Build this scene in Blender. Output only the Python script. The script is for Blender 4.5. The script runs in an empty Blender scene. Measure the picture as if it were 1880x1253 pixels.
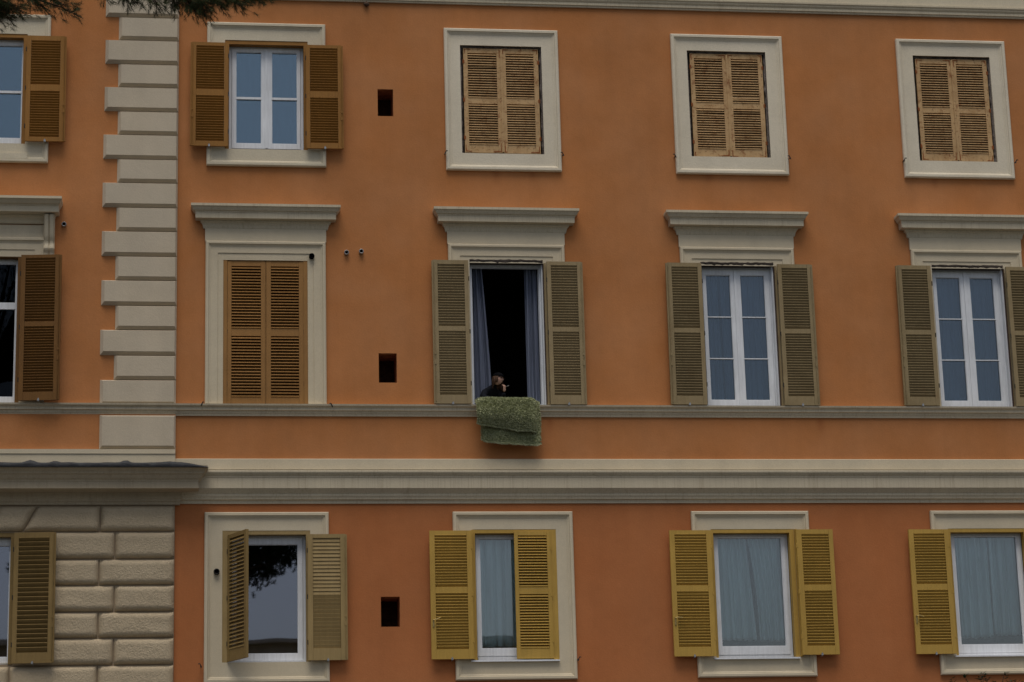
import bpy, bmesh, math, random
from math import radians as R_, sin, cos, pi
from mathutils import Vector, Matrix, Euler, noise

random.seed(7)
S = 1.4                      # metres per drawing unit of the facade survey
GZ = -1.143                  # ground level in those units (the eye is at z = 0)
scene = bpy.context.scene
COL = scene.collection

# ------------------------------------------------------------------ camera
cd = bpy.data.cameras.new('camera')
cd.lens = 85.0
cd.sensor_width = 36.0
cd.clip_start = 0.5
cd.clip_end = 2000
cam = bpy.data.objects.new('camera', cd)
COL.objects.link(cam)
yaw, pitch, roll = -0.13724578, 0.25060977, 0.02681038
RM = Matrix.Rotation(yaw, 3, 'Z') @ Matrix.Rotation(pitch, 3, 'X') @ Matrix.Rotation(roll, 3, 'Y')
CM = Matrix((RM.col[0], RM.col[2], -RM.col[1])).transposed().to_4x4()
CM.translation = Vector((0, -29.0 * S, 0))
cam.matrix_world = CM
scene.camera = cam

# ------------------------------------------------------------------ sky, sun, exposure
SUN_EL, SUN_AZ = 69.0, -18.0      # azimuth from straight out of the facade, towards the left
world = bpy.data.worlds.new('World')
scene.world = world
world.use_nodes = True
wn = world.node_tree
wn.nodes.clear()
wo = wn.nodes.new('ShaderNodeOutputWorld')
wb = wn.nodes.new('ShaderNodeBackground')
sk = wn.nodes.new('ShaderNodeTexSky')
sk.sky_type = 'NISHITA'
sk.sun_disc = False
sk.sun_elevation = R_(SUN_EL)
sk.sun_rotation = R_(180 + SUN_AZ)
sk.air_density = 1.0
sk.dust_density = 3.0
hs = wn.nodes.new('ShaderNodeHueSaturation')
hs.inputs['Saturation'].default_value = 0.75
wb.inputs['Strength'].default_value = 0.072
wn.links.new(sk.outputs[0], hs.inputs['Color'])
wn.links.new(hs.outputs[0], wb.inputs['Color'])
wn.links.new(wb.outputs[0], wo.inputs['Surface'])

sl = bpy.data.lights.new('sun', 'SUN')
sl.energy = 1.5
sl.angle = R_(34)
sl.color = (1.0, 0.95, 0.87)
sun = bpy.data.objects.new('sun', sl)
COL.objects.link(sun)
el, az = R_(SUN_EL), R_(SUN_AZ)
to_sun = Vector((sin(az) * cos(el), -cos(az) * cos(el), sin(el)))
sun.rotation_euler = to_sun.to_track_quat('Z', 'Y').to_euler()
sun.location = to_sun * 60

scene.view_settings.view_transform = 'Standard'
scene.view_settings.look = 'None'
scene.view_settings.gamma = 1
scene.view_settings.use_curve_mapping = False
scene.view_settings.exposure = 0.24

# ------------------------------------------------------------------ materials
class NT:
    def __init__(s, name):
        s.m = bpy.data.materials.new(name)
        s.m.use_nodes = True
        s.t = s.m.node_tree
        s.t.nodes.clear()
        s.out = s.t.nodes.new('ShaderNodeOutputMaterial')
        g = s.t.nodes.new('ShaderNodeNewGeometry')
        s.pos = g.outputs['Position']
    def link(s, a, b):
        s.t.links.new(a, b)
    def val(s, sock, v):
        if hasattr(v, 'is_linked'):
            s.link(v, sock)
        else:
            sock.default_value = v
    def noise(s, scale, detail=3, rough=0.55, stretch=None, off=(0, 0, 0), space=None):
        mp = s.t.nodes.new('ShaderNodeMapping')
        st = stretch or (1, 1, 1)
        mp.inputs['Scale'].default_value = st
        mp.inputs['Location'].default_value = off
        s.link(space or s.pos, mp.inputs['Vector'])
        n = s.t.nodes.new('ShaderNodeTexNoise')
        n.inputs['Scale'].default_value = scale
        n.inputs['Detail'].default_value = detail
        n.inputs['Roughness'].default_value = rough
        s.link(mp.outputs[0], n.inputs['Vector'])
        return n.outputs['Fac']
    def ramp(s, fac, a, b, lo=0.0, hi=1.0):
        r = s.t.nodes.new('ShaderNodeMapRange')
        r.inputs['From Min'].default_value = a
        r.inputs['From Max'].default_value = b
        r.inputs['To Min'].default_value = lo
        r.inputs['To Max'].default_value = hi
        s.link(fac, r.inputs['Value'])
        return r.outputs[0]
    def math(s, op, a, b=0.0):
        n = s.t.nodes.new('ShaderNodeMath')
        n.operation = op
        s.val(n.inputs[0], a)
        s.val(n.inputs[1], b)
        return n.outputs[0]
    def mix(s, fac, a, b):
        n = s.t.nodes.new('ShaderNodeMix')
        n.data_type = 'RGBA'
        s.val(n.inputs[0], fac)
        for sock, v in ((n.inputs[6], a), (n.inputs[7], b)):
            if hasattr(v, 'is_linked'):
                s.link(v, sock)
            else:
                sock.default_value = (*v, 1)
        return n.outputs[2]
    def bright(s, col, fac):
        n = s.t.nodes.new('ShaderNodeVectorMath')
        n.operation = 'SCALE'
        if hasattr(col, 'is_linked'):
            s.link(col, n.inputs[0])
        else:
            n.inputs[0].default_value = col
        s.val(n.inputs['Scale'], fac)
        return n.outputs[0]
    def bump(s, h, dist=0.01, strength=1.0):
        b = s.t.nodes.new('ShaderNodeBump')
        b.inputs['Distance'].default_value = dist
        b.inputs['Strength'].default_value = strength
        s.link(h, b.inputs['Height'])
        return b.outputs[0]
    def sep(s):
        n = s.t.nodes.new('ShaderNodeSeparateXYZ')
        s.link(s.pos, n.inputs[0])
        return n.outputs
    def bsdf(s, col, rough=0.8, normal=None, metal=0.0, spec=0.3):
        b = s.t.nodes.new('ShaderNodeBsdfPrincipled')
        if hasattr(col, 'is_linked'):
            s.link(col, b.inputs['Base Color'])
        else:
            b.inputs['Base Color'].default_value = (*col, 1)
        s.val(b.inputs['Roughness'], rough)
        b.inputs['Metallic'].default_value = metal
        b.inputs['Specular IOR Level'].default_value = spec
        if normal is not None:
            s.link(normal, b.inputs['Normal'])
        s.link(b.outputs[0], s.out.inputs['Surface'])
        return b


def plaster(name, base, amp=0.12, tint=None, streak=0.0, bump=0.004, grain=60.0, fine=0.06, stains=()):
    n = NT(name)
    big = n.noise(0.55, 4, 0.6)
    mid = n.noise(2.6, 4, 0.6, off=(3, 1, 7))
    fn = n.noise(grain, 2, 0.7)
    vert = n.noise(1.0, 4, 0.6, stretch=(3.2, 3.2, 0.16), off=(9, 2, 1))
    f = n.math('ADD', n.ramp(big, 0.3, 0.7, 1 - amp, 1 + amp), n.ramp(mid, 0.3, 0.7, -amp * .5, amp * .5))
    f = n.math('ADD', f, n.ramp(n.noise(8, 4, .7, off=(11, 3, 5)), .3, .7, -amp * .35, amp * .35))
    f = n.math('ADD', f, n.ramp(vert, 0.3, 0.7, -amp * .45, amp * .45))
    f = n.math('ADD', f, n.ramp(fn, 0.3, 0.7, -fine, fine))
    col = n.mix(n.ramp(n.noise(0.8, 3, off=(5, 5, 5)), .35, .65), base, tint or base)
    col = n.bright(col, f)
    if streak > 0:
        st = n.noise(1.0, 3, 0.75, stretch=(9, 9, 0.35))
        m = n.ramp(st, .56, .70, 0, 1)
        st2 = n.noise(1.0, 2, 0.7, stretch=(38, 38, 0.8), off=(2, 9, 4))
        m2 = n.ramp(st2, .50, .72, 0, .8)
        m = n.math('MULTIPLY', n.math('MAXIMUM', m, m2), streak)
        c = n.t.nodes.new('ShaderNodeClamp')
        n.link(m, c.inputs[0])
        col = n.mix(c.outputs[0], col, (base[0] * .46, base[1] * .38, base[2] * .31))
    for sx, sz, ln in stains:
        P = n.sep()
        gx = n.math('POWER', 2.718, n.math('MULTIPLY', n.math('POWER', n.math('DIVIDE', n.math('SUBTRACT', P[0], sx * 1.4), .07), 2), -1))
        gz = n.math('MULTIPLY', n.ramp(P[2], (sz - ln) * 1.4, sz * 1.4, 0, 1), n.math('LESS_THAN', P[2], sz * 1.4))
        m_ = n.math('MULTIPLY', n.math('MULTIPLY', gx, gz), n.ramp(fn, .3, .6, .2, .5))
        col = n.mix(m_, col, (base[0] * .55, base[1] * .35, base[2] * .3))
    n.bsdf(col, 0.92, n.bump(n.math('ADD', n.noise(grain * .6, 3, .7), n.math('MULTIPLY', n.noise(grain * .12, 3), .6)), bump), spec=0.15)
    return n.m


def wood(name, base, dark, wear=0.25, rust=0.0, rough=0.55, peel=None):
    n = NT(name)
    grain = n.noise(1, 4, .7, stretch=(30, 30, 3))
    blot = n.noise(3.5, 4, .65, off=(1, 4, 2))
    tint = n.noise(1.1, 2, .5, off=(8, 4, 2))
    col = n.mix(n.ramp(blot, .45, .75, 0, wear), base, dark)
    col = n.bright(col, n.math('ADD', n.ramp(grain, .3, .7, .90, 1.08), n.ramp(tint, .3, .7, -.08, .08)))
    if peel:
        pm = n.ramp(n.noise(9, 5, .75, stretch=(1, 1, 1.7), off=(2, 2, 9)), .555, .63, 0, 1)
        col = n.mix(n.math('MULTIPLY', pm, .8), col, peel)
        pm2 = n.ramp(n.noise(22, 4, .8, stretch=(1, 1, .5), off=(7, 2, 9)), .61, .67, 0, .8)
        col = n.mix(pm2, col, (peel[0] * .35, peel[1] * .3, peel[2] * .3))
    if rust > 0:
        rm = n.ramp(n.noise(4.5, 5, .8, stretch=(1, 1, .7), off=(6, 6, 6)), .57, .68, 0, rust)
        col = n.mix(rm, col, (.21, .065, .018))
    n.bsdf(col, n.ramp(blot, .3, .7, rough - .08, rough + .12), n.bump(grain, .002), spec=.25)
    return n.m


M = {}
M['stucco'] = plaster('orange_stucco', (.465, .198, .077), .08, tint=(.45, .178, .060), bump=.003, grain=45, fine=.05, stains=((3.86, 9.72, .22), (4.33, 9.72, .16), (6.62, 9.72, .14), (9.62, 9.72, .18), (4.45, 6.5, .3), (7.9, 6.5, .25)))
M['stucco_low'] = plaster('orange_red_stucco', (.43, .160, .060), .07, tint=(.42, .148, .052), bump=.003, grain=45, fine=.05)
M['cream'] = plaster('cream_plaster', (.58, .50, .36), .06, tint=(.60, .51, .36), bump=.002, grain=70)
M['cream_streak'] = plaster('cream_plaster_streaked', (.56, .485, .35), .06, streak=.32, bump=.002, grain=70)
M['cream_cool'] = plaster('travertine_colour_plaster', (.61, .54, .40), .06, tint=(.60, .52, .385), bump=.003, grain=50)
n = NT('bush_hammered_stone')
vor = n.noise(34, 4, .75)
lump = n.noise(12, 3, .6)
colr = n.bright(n.mix(n.ramp(n.noise(1.3, 3), .35, .65), (.55, .445, .30), (.51, .41, .275)), n.ramp(vor, .3, .7, .90, 1.06))
n.bsdf(colr, .95, n.bump(n.math('ADD', vor, n.math('MULTIPLY', lump, .6)), .022, .9), spec=.1)
M['rough_stone'] = n.m
M['cream_dull'] = plaster('dull_brown_plaster', (.43, .355, .245), .08, streak=.25, bump=.003, grain=50)  # darker, browner streaked plaster for the wing cornice
M['quoin'] = plaster('shaded_quoin_plaster', (.52, .445, .335), .06, tint=(.54, .455, .335), bump=.003, grain=50)  # quoins darkened: the dimmer light on the left is put into their colour
M['cream_lit'] = plaster('lit_surround_plaster', (.68, .605, .47), .06, tint=(.66, .58, .44), bump=.003, grain=50)  # lighter copy: stronger light on the top surrounds is put into the colour
M['mortar'] = plaster('joint_plaster', (.30, .23, .155), .06)
M['white'] = wood('white_window_paint', (.74, .755, .775), (.62, .62, .62), .25, rough=.4)
M['brown'] = wood('ochre_brown_shutter_paint', (.285, .130, .024), (.20, .09, .018), .3)
M['brown_mid'] = wood('chestnut_shutter_paint', (.31, .155, .045), (.22, .105, .030), .3)
M['brown_dark'] = wood('dark_ochre_shutter_paint', (.17, .078, .017), (.12, .055, .014), .3)
M['tan'] = wood('sun_bleached_tan_shutter_paint', (.52, .335, .16), (.33, .18, .07), .6, rust=.8, peel=(.27, .13, .05), rough=.7)
M['khaki'] = wood('faded_khaki_shutter_paint', (.30, .225, .118), (.21, .15, .072), .45, rust=.10, rough=.65)
M['khaki2'] = wood('olive_khaki_shutter_paint', (.28, .21, .108), (.19, .135, .062), .5, rust=.12, rough=.65)
M['sand'] = wood('sandy_beige_shutter_paint', (.335, .235, .098), (.24, .16, .065), .35)
M['sand_brown'] = wood('drab_brown_shutter_paint', (.235, .155, .055), (.16, .10, .034), .35)
M['mustard'] = wood('mustard_shutter_paint', (.46, .285, .060), (.38, .23, .045), .3)
M['rust_wood'] = wood('dark_red_weathered_wood', (.060, .028, .018), (.03, .018, .012), .5)
M['rust'] = wood('rusted_iron', (.27, .085, .025), (.13, .045, .02), .6, rough=.85)
M['old_mortar'] = plaster('broken_mortar_and_dark_gap', (.07, .055, .045), .4, bump=.02, grain=20, fine=.3)  # broken mortar; also colours the dark sheet behind the closed tan leaves
M['grey_mortar'] = plaster('crumbling_grey_mortar', (.15, .125, .11), .35, bump=.02, grain=22, fine=.4)
n = NT('black_iron'); n.bsdf((.02, .018, .016), .55); M['iron'] = n.m
n = NT('galvanised_metal'); n.bsdf(n.bright((.42, .42, .42), n.ramp(n.noise(40), .3, .7, .7, 1.1)), .38, metal=.8); M['steel'] = n.m
n = NT('brass'); n.bsdf((.42, .31, .12), .55, metal=.5); M['brass'] = n.m
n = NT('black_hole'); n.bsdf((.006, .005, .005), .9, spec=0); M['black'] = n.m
n = NT('niche_lining'); n.bsdf(n.bright((.045, .022, .012), n.ramp(n.noise(14), .3, .7, .6, 1.5)), .9, spec=.05); M['niche'] = n.m
n = NT('niche_reveal'); n.bsdf(n.bright((.42, .17, .075), n.ramp(n.noise(9), .3, .7, .5, 1.2)), .9, spec=.05); M['niche_side'] = n.m
n = NT('lead_sheet'); n.bsdf(n.bright((.022, .023, .026), n.ramp(n.noise(7, 4, .7), .3, .7, .6, 1.5)), .6, n.bump(n.noise(6, 4), .03)); M['lead'] = n.m
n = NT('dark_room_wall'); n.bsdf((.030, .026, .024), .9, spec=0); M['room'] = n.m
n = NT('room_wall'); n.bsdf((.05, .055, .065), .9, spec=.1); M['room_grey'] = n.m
n = NT('terracotta'); n.bsdf(n.bright((.28, .11, .06), n.ramp(n.noise(9), .3, .7, .7, 1.2)), .9); M['tile'] = n.m
n = NT('asphalt'); n.bsdf(n.bright((.05, .05, .052), n.ramp(n.noise(12, 4), .3, .7, .75, 1.2)), .9); M['asphalt'] = n.m
n = NT('paving'); n.bsdf(n.bright((.20, .19, .17), n.ramp(n.noise(5, 4), .3, .7, .75, 1.2)), .9); M['paving'] = n.m
n = NT('soil_and_grass'); n.bsdf(n.mix(n.ramp(n.noise(.4, 5), .4, .6), (.055, .075, .025), (.10, .085, .055)), .95); M['ground'] = n.m
n = NT('bark'); n.bsdf(n.bright((.11, .065, .04), n.ramp(n.noise(9, 4, stretch=(1, 1, .3)), .3, .7, .5, 1.3)), .95, n.bump(n.noise(9, 4, stretch=(1, 1, .3)), .04)); M['bark'] = n.m
n = NT('beige_render'); n.bsdf(n.bright((.62, .50, .36), n.ramp(n.noise(1.5, 4), .3, .7, .85, 1.1)), .9); M['beige'] = n.m


def leafmat(name, a, b, c=None):
    n = NT(name)
    nz = n.noise(3.2, 3)
    col = n.mix(n.ramp(nz, .38, .62), a, b)
    if c:
        col = n.mix(n.ramp(n.noise(11, 2, off=(4, 4, 4)), .60, .72, 0, .8), col, c)
    n.bsdf(col, .6, spec=.2)
    return n.m


M['needle'] = leafmat('pine_needles', (.022, .040, .014), (.055, .070, .022), (.11, .070, .022))
M['needle_far'] = leafmat('distant_pine_needles', (.018, .032, .014), (.035, .050, .018))
M['leaf'] = leafmat('dark_glossy_leaves', (.020, .040, .020), (.045, .070, .030))


def glassmat(name, fac, tint=(1, 1, 1), rough=.012, wob=.0012, sheen=(1, 1, 1)):
    n = NT(name)
    tr = n.t.nodes.new('ShaderNodeBsdfTransparent')
    tr.inputs[0].default_value = (*tint, 1)
    gl = n.t.nodes.new('ShaderNodeBsdfGlossy')
    gl.inputs['Roughness'].default_value = rough
    gl.inputs['Color'].default_value = (*sheen, 1)
    n.link(n.bump(n.noise(.8, 1), wob), gl.inputs['Normal'])
    fr = n.t.nodes.new('ShaderNodeFresnel')
    fr.inputs[0].default_value = 1.5
    f = n.math('ADD', fr.outputs[0], fac)
    mx = n.t.nodes.new('ShaderNodeMixShader')
    n.link(f, mx.inputs[0])
    n.link(tr.outputs[0], mx.inputs[1])
    n.link(gl.outputs[0], mx.inputs[2])
    n.link(mx.outputs[0], n.out.inputs['Surface'])
    return n.m


M['glass'] = glassmat('window_glass', .04, (.85, .93, .97), sheen=(.88, .94, 1))
M['glass_mirror'] = glassmat('reflective_window_glass', .15, (.70, .78, .84), sheen=(.74, .92, 1.0))
M['glass_clear'] = glassmat('clear_mirroring_glass', .17, (.5, .52, .6), sheen=(.92, .92, 1.0))
M['glass_dark'] = glassmat('tinted_window_glass', -.015, (.4, .42, .45), sheen=(.35, .38, .42))
M['glass_sky'] = glassmat('street_window_glass', .075, (.90, .95, .96))


def clothmat(name, col, trans=.3):
    n = NT(name)
    d = n.t.nodes.new('ShaderNodeBsdfDiffuse')
    t = n.t.nodes.new('ShaderNodeBsdfTranslucent')
    c = n.bright(col, n.ramp(n.noise(2, 3, stretch=(4, 4, .5)), .3, .7, .9, 1.08))
    n.link(c, d.inputs[0]); n.link(c, t.inputs[0])
    mx = n.t.nodes.new('ShaderNodeMixShader')
    mx.inputs[0].default_value = trans
    n.link(d.outputs[0], mx.inputs[1]); n.link(t.outputs[0], mx.inputs[2])
    n.link(mx.outputs[0], n.out.inputs['Surface'])
    return n.m


M['sheer'] = clothmat('white_sheer_fabric', (.80, .90, .90), .22)
M['sheer_blue'] = clothmat('bluish_voile', (.25, .28, .37))
M['sheer_dim'] = clothmat('grey_blue_voile', (.17, .20, .26))
n = NT('green_shag')
gcol = n.mix(n.ramp(n.noise(14, 4, .7), .35, .65), (.34, .36, .19), (.52, .53, .33))
gcol = n.mix(n.ramp(n.noise(60, 3, .8, off=(3, 3, 3)), .5, .75), gcol, (.60, .60, .42))
n.bsdf(gcol, .95, spec=.05)
M['shag'] = n.m
n = NT('green_rug_backing'); n.bsdf((.26, .28, .15), .95, spec=.05); M['rugback'] = n.m
n = NT('skin'); n.bsdf((.50, .29, .21), .55); M['skin'] = n.m
n = NT('black_wool'); n.bsdf((.012, .013, .017), .95, spec=.05); M['wool'] = n.m
n = NT('black_felt'); n.bsdf((.006, .006, .007), .95, spec=.02); M['felt'] = n.m
n = NT('auburn_hair'); n.bsdf(n.mix(n.noise(70, 2), (.035, .017, .010), (.11, .052, .024)), .6); M['hair'] = n.m
n = NT('cigarette_paper'); n.bsdf((.45, .42, .38), .8); M['paper'] = n.m

# ------------------------------------------------------------------ mesh helpers
WM = {}                       # world matrices of parents


def wmat(o):
    return WM[o.name] if o is not None else Matrix()


def setup(o, parent, local):
    """local: matrix in the parent's space"""
    COL.objects.link(o)
    if parent is not None:
        o.parent = parent
    o.matrix_local = local if parent is not None else local
    o.location = local.to_translation()
    o.rotation_euler = local.to_euler()
    WM[o.name] = wmat(parent) @ local
    return o


def empty(name, parent=None, loc=(0, 0, 0), rot=(0, 0, 0), world_loc=None, **props):
    o = bpy.data.objects.new(name, None)
    o.empty_display_size = .2
    if world_loc is not None:
        loc = (wmat(parent).inverted() @ Vector(world_loc))
    setup(o, parent, Matrix.Translation(Vector(loc)) @ Euler(rot).to_matrix().to_4x4())
    tag(o, **props)
    return o


def tag(o, label=None, category=None, group=None, kind=None):
    if label: o['label'] = label
    if category: o['category'] = category
    if group: o['group'] = group
    if kind: o['kind'] = kind
    return o


class MB:
    """collects faces in drawing units; build() scales them to metres"""
    def __init__(s):
        s.v = []; s.f = []; s.mi = []
    def face(s, pts, m=0):
        i = len(s.v)
        s.v += [tuple(p) for p in pts]
        s.f.append(tuple(range(i, i + len(pts))))
        s.mi.append(m)
    def box(s, x0, x1, y0, y1, z0, z1, m=0):
        if x0 > x1: x0, x1 = x1, x0
        if y0 > y1: y0, y1 = y1, y0
        if z0 > z1: z0, z1 = z1, z0
        i = len(s.v)
        s.v += [(x0, y0, z0), (x1, y0, z0), (x1, y1, z0), (x0, y1, z0), (x0, y0, z1), (x1, y0, z1), (x1, y1, z1), (x0, y1, z1)]
        for q in ((0, 3, 2, 1), (4, 5, 6, 7), (0, 1, 5, 4), (1, 2, 6, 5), (2, 3, 7, 6), (3, 0, 4, 7)):
            s.f.append(tuple(i + k for k in q)); s.mi.append(m)
        return s
    def obox(s, c, ax, ay, az, m=0):
        """oriented box: centre and three half-axis vectors"""
        c, ax, ay, az = Vector(c), Vector(ax), Vector(ay), Vector(az)
        i = len(s.v)
        for dz in (-1, 1):
            for dx, dy in ((-1, -1), (1, -1), (1, 1), (-1, 1)):
                s.v.append(tuple(c + ax * dx + ay * dy + az * dz))
        for q in ((0, 3, 2, 1), (4, 5, 6, 7), (0, 1, 5, 4), (1, 2, 6, 5), (2, 3, 7, 6), (3, 0, 4, 7)):
            s.f.append(tuple(i + k for k in q)); s.mi.append(m)
        return s
    def strip(s, rings, closed=False, m=0, flip=False):
        base = len(s.v)
        k = len(rings[0])
        for r in rings: s.v += [tuple(p) for p in r]
        for a in range(len(rings) - 1):
            for j in range(k if closed else k - 1):
                q = (base + a * k + j, base + a * k + (j + 1) % k, base + (a + 1) * k + (j + 1) % k, base + (a + 1) * k + j)
                s.f.append(q[::-1] if flip else q); s.mi.append(m)
        return s
    def tube(s, pts, rad, seg=8, m=0, cap=True):
        pts = [Vector(p) for p in pts]
        rings = []
        up = Vector((0.13, .21, 1)).normalized()
        for i, p in enumerate(pts):
            d = (pts[min(i + 1, len(pts) - 1)] - pts[max(i - 1, 0)])
            if d.length < 1e-9: d = Vector((0, 0, 1))
            d.normalize()
            a = d.cross(up)
            if a.length < 1e-3: a = d.cross(Vector((1, 0, 0)))
            a.normalize(); b = d.cross(a)
            r = rad[i] if isinstance(rad, (list, tuple)) else rad
            rings.append([p + (a * cos(t) + b * sin(t)) * r for t in [2 * pi * j / seg for j in range(seg)]])
        s.strip(rings, closed=True, m=m)
        if cap:
            s.face(rings[0][::-1], m); s.face(rings[-1], m)
        return s
    def mesh(s, name, mats, scale=S, smooth=False, fixn=True):
        me = bpy.data.meshes.new(name)
        me.from_pydata([(x * scale, y * scale, z * scale) for x, y, z in s.v], [], s.f)
        for mt in (mats if isinstance(mats, (list, tuple)) else [mats]):
            me.materials.append(M[mt] if isinstance(mt, str) else mt)
        me.polygons.foreach_set('material_index', s.mi)
        if fixn:
            b = bmesh.new(); b.from_mesh(me)
            bmesh.ops.remove_doubles(b, verts=b.verts, dist=1e-5)
            bmesh.ops.recalc_face_normals(b, faces=b.faces)
            b.to_mesh(me); b.free()
        if smooth: me.polygons.foreach_set('use_smooth', [True] * len(me.polygons))
        return me
    def build(s, name, mats, parent=None, at=None, local=False, smooth=False, scale=S, fixn=True, **props):
        """vertices in world drawing units unless local=True; `at` = origin (drawing units, same space)"""
        at = Vector(at) if at is not None else None
        if at is not None:
            s.v = [(x - at.x, y - at.y, z - at.z) for x, y, z in s.v]
        else:
            at = Vector((0, 0, 0))
        me = s.mesh(name, mats, scale, smooth, fixn)
        o = bpy.data.objects.new(name, me)
        L = Matrix.Translation(at * S)
        if not local and parent is not None: L = wmat(parent).inverted() @ L
        setup(o, parent, L)
        tag(o, **props)
        return o


def place(name, me, parent, L, **props):
    o = bpy.data.objects.new(name, me)
    setup(o, parent, L)
    tag(o, **props)
    return o


def frame_sweep(mb, prof, X0, X1, Z0, Z1, closed=True, m=0):
    rings = []
    for d, p in prof:
        if closed:
            rings.append([(X0 + d, -p, Z0 + d), (X0 + d, -p, Z1 - d), (X1 - d, -p, Z1 - d), (X1 - d, -p, Z0 + d)])
        else:
            rings.append([(X0 + d, -p, Z0), (X0 + d, -p, Z1 - d), (X1 - d, -p, Z1 - d), (X1 - d, -p, Z0)])
    mb.strip(rings, closed=closed, m=m)


def rect_frame(mb, x0, x1, z0, z1, w, y0, y1, wb=None, wt=None, wl=None, wr=None, m=0):
    """four mitre-free bars butted end to end"""
    wb = w if wb is None else wb; wt = w if wt is None else wt
    wl = w if wl is None else wl; wr = w if wr is None else wr
    mb.box(x0, x0 + wl, y0, y1, z0, z1, m)
    mb.box(x1 - wr, x1, y0, y1, z0, z1, m)
    mb.box(x0 + wl, x1 - wr, y0, y1, z0, z0 + wb, m)
    mb.box(x0 + wl, x1 - wr, y0, y1, z1 - wt, z1, m)


def cornice(mb, prof, X0, X1, kx=1.0, y0=0.0, m=0, left=True, right=True):
    """profile (p, z) turned round both ends"""
    rings = []
    for p, z in prof:
        xl = X0 - p * kx if left else X0
        xr = X1 + p * kx if right else X1
        rings.append([(xl, y0, z), (xl, -p, z), (xr, -p, z), (xr, y0, z)])
    mb.strip(rings, m=m)
    mb.face(rings[0], m); mb.face(rings[-1][::-1], m)


# ------------------------------------------------------------------ the building
bld = empty('apartment_building', loc=(0, 0, GZ * S), label='orange stuccoed apartment building with cream mouldings and rows of louvred shutters',
            category='building')

WT = 0.30                       # wall thickness
holes = {
    'A1': (.430, 1.475, 9.955, 11.412), 'A2': (3.429, 4.485, 9.955, 11.418), 'A3': (6.402, 7.447, 9.965, 11.418), 'A4': (9.437, 10.487, 9.962, 11.422),
    'B1': (.419, 1.460, 6.660, 8.546), 'B2': (3.490, 4.420, 6.660, 8.545), 'B3': (6.448, 7.400, 6.660, 8.545), 'B4': (9.490, 10.442, 6.660, 8.545),
    'C1': (.420, 1.474, 3.515, 5.102), 'C2': (3.451, 4.482, 3.512, 5.108), 'C3': (6.420, 7.475, 3.512, 5.102), 'C4': (9.455, 10.500, 3.505, 5.102),
}
niches = [(2.362, 2.560, 10.435, 10.798), (2.333, 2.557, 6.951, 7.325), (2.322, 2.552, 3.928, 4.292)]
LX = -2.53                      # axis of the left wing's windows
lholes = {'LA': (LX - .50, LX + .50, 9.960, 11.412), 'LB': (LX - .50, LX + .50, 6.660, 8.540), 'LC': (LX - .50, LX + .50, 3.515, 5.080)}


def wall(mb, x0, x1, z0, z1, y, hs_, depth, m=0, mrev=1):
    xs = sorted({x0, x1, *[h[0] for h in hs_], *[h[1] for h in hs_]})
    zs = sorted({z0, z1, *[h[2] for h in hs_], *[h[3] for h in hs_]})
    xs = [v for v in xs if x0 <= v <= x1]; zs = [v for v in zs if z0 <= v <= z1]
    for a, b in zip(xs, xs[1:]):
        for c, d in zip(zs, zs[1:]):
            cx, cz = (a + b) / 2, (c + d) / 2
            if any(h[0] < cx < h[1] and h[2] < cz < h[3] for h in hs_): continue
            mb.face([(a, y, c), (b, y, c), (b, y, d), (a, y, d)], m)
    for h in hs_:
        dp = h[4] if len(h) > 4 else depth
        a, b, c, d = h[:4]
        for q in ([(a, y, c), (a, y, d), (a, y + dp, d), (a, y + dp, c)], [(b, y, c), (b, y + dp, c), (b, y + dp, d), (b, y, d)],
                  [(a, y, d), (b, y, d), (b, y + dp, d), (a, y + dp, d)], [(a, y, c), (a, y + dp, c), (b, y + dp, c), (b, y, c)]):
            mb.face(q, mrev if len(h) == 4 else 3)


W0, W1 = -6.6, 20.0
# right section: one orange sheet down to the lower belt, a redder coat below it
mb = MB()
up = [h for k, h in holes.items() if k[0] in 'AB'] + [n_ + (.40,) for n_ in niches[:2]]
wall(mb, -.15, W1, 5.70, 11.99, 0, up, WT)
for n_ in niches[:2]:
    mb.face([(n_[0], .40, n_[2]), (n_[1], .40, n_[2]), (n_[1], .40, n_[3]), (n_[0], .40, n_[3])], 2)
mb.build('wall', ['stucco', 'old_mortar', 'niche', 'niche_side'], bld, at=(4, 0, 6), fixn=False)
mb = MB()
lo = [h for k, h in holes.items() if k[0] == 'C'] + [niches[2] + (.40,)]
wall(mb, -.15, W1, GZ, 5.70, 0, lo, WT, mrev=1)
n_ = niches[2]
mb.face([(n_[0], .40, n_[2]), (n_[1], .40, n_[2]), (n_[1], .40, n_[3]), (n_[0], .40, n_[3])], 2)
mb.build('lower_wall', ['stucco_low', 'old_mortar', 'niche', 'niche_side'], bld, at=(4, 0, 4), fixn=False)
# left wing, a hand's breadth proud
LY = -.035
mb = MB()
wall(mb, W0, -.15, 5.70, 11.99, LY, [lholes['LA'], lholes['LB']], WT)
mb.face([(-.15, LY, 5.7), (-.15, 0, 5.7), (-.15, 0, 11.99), (-.15, LY, 11.99)])
mb.build('wing_wall', ['stucco', 'cream'], bld, at=(-2, 0, 6), fixn=False)
mb = MB()
wall(mb, W0, -.15, GZ, 5.70, LY, [lholes['LC']], WT)
mb.face([(-.15, LY, GZ), (-.15, 0, GZ), (-.15, 0, 5.7), (-.15, LY, 5.7)])
mb.build('wing_lower_wall', ['mortar', 'cream'], bld, at=(-2, 0, 4), fixn=False)
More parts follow.
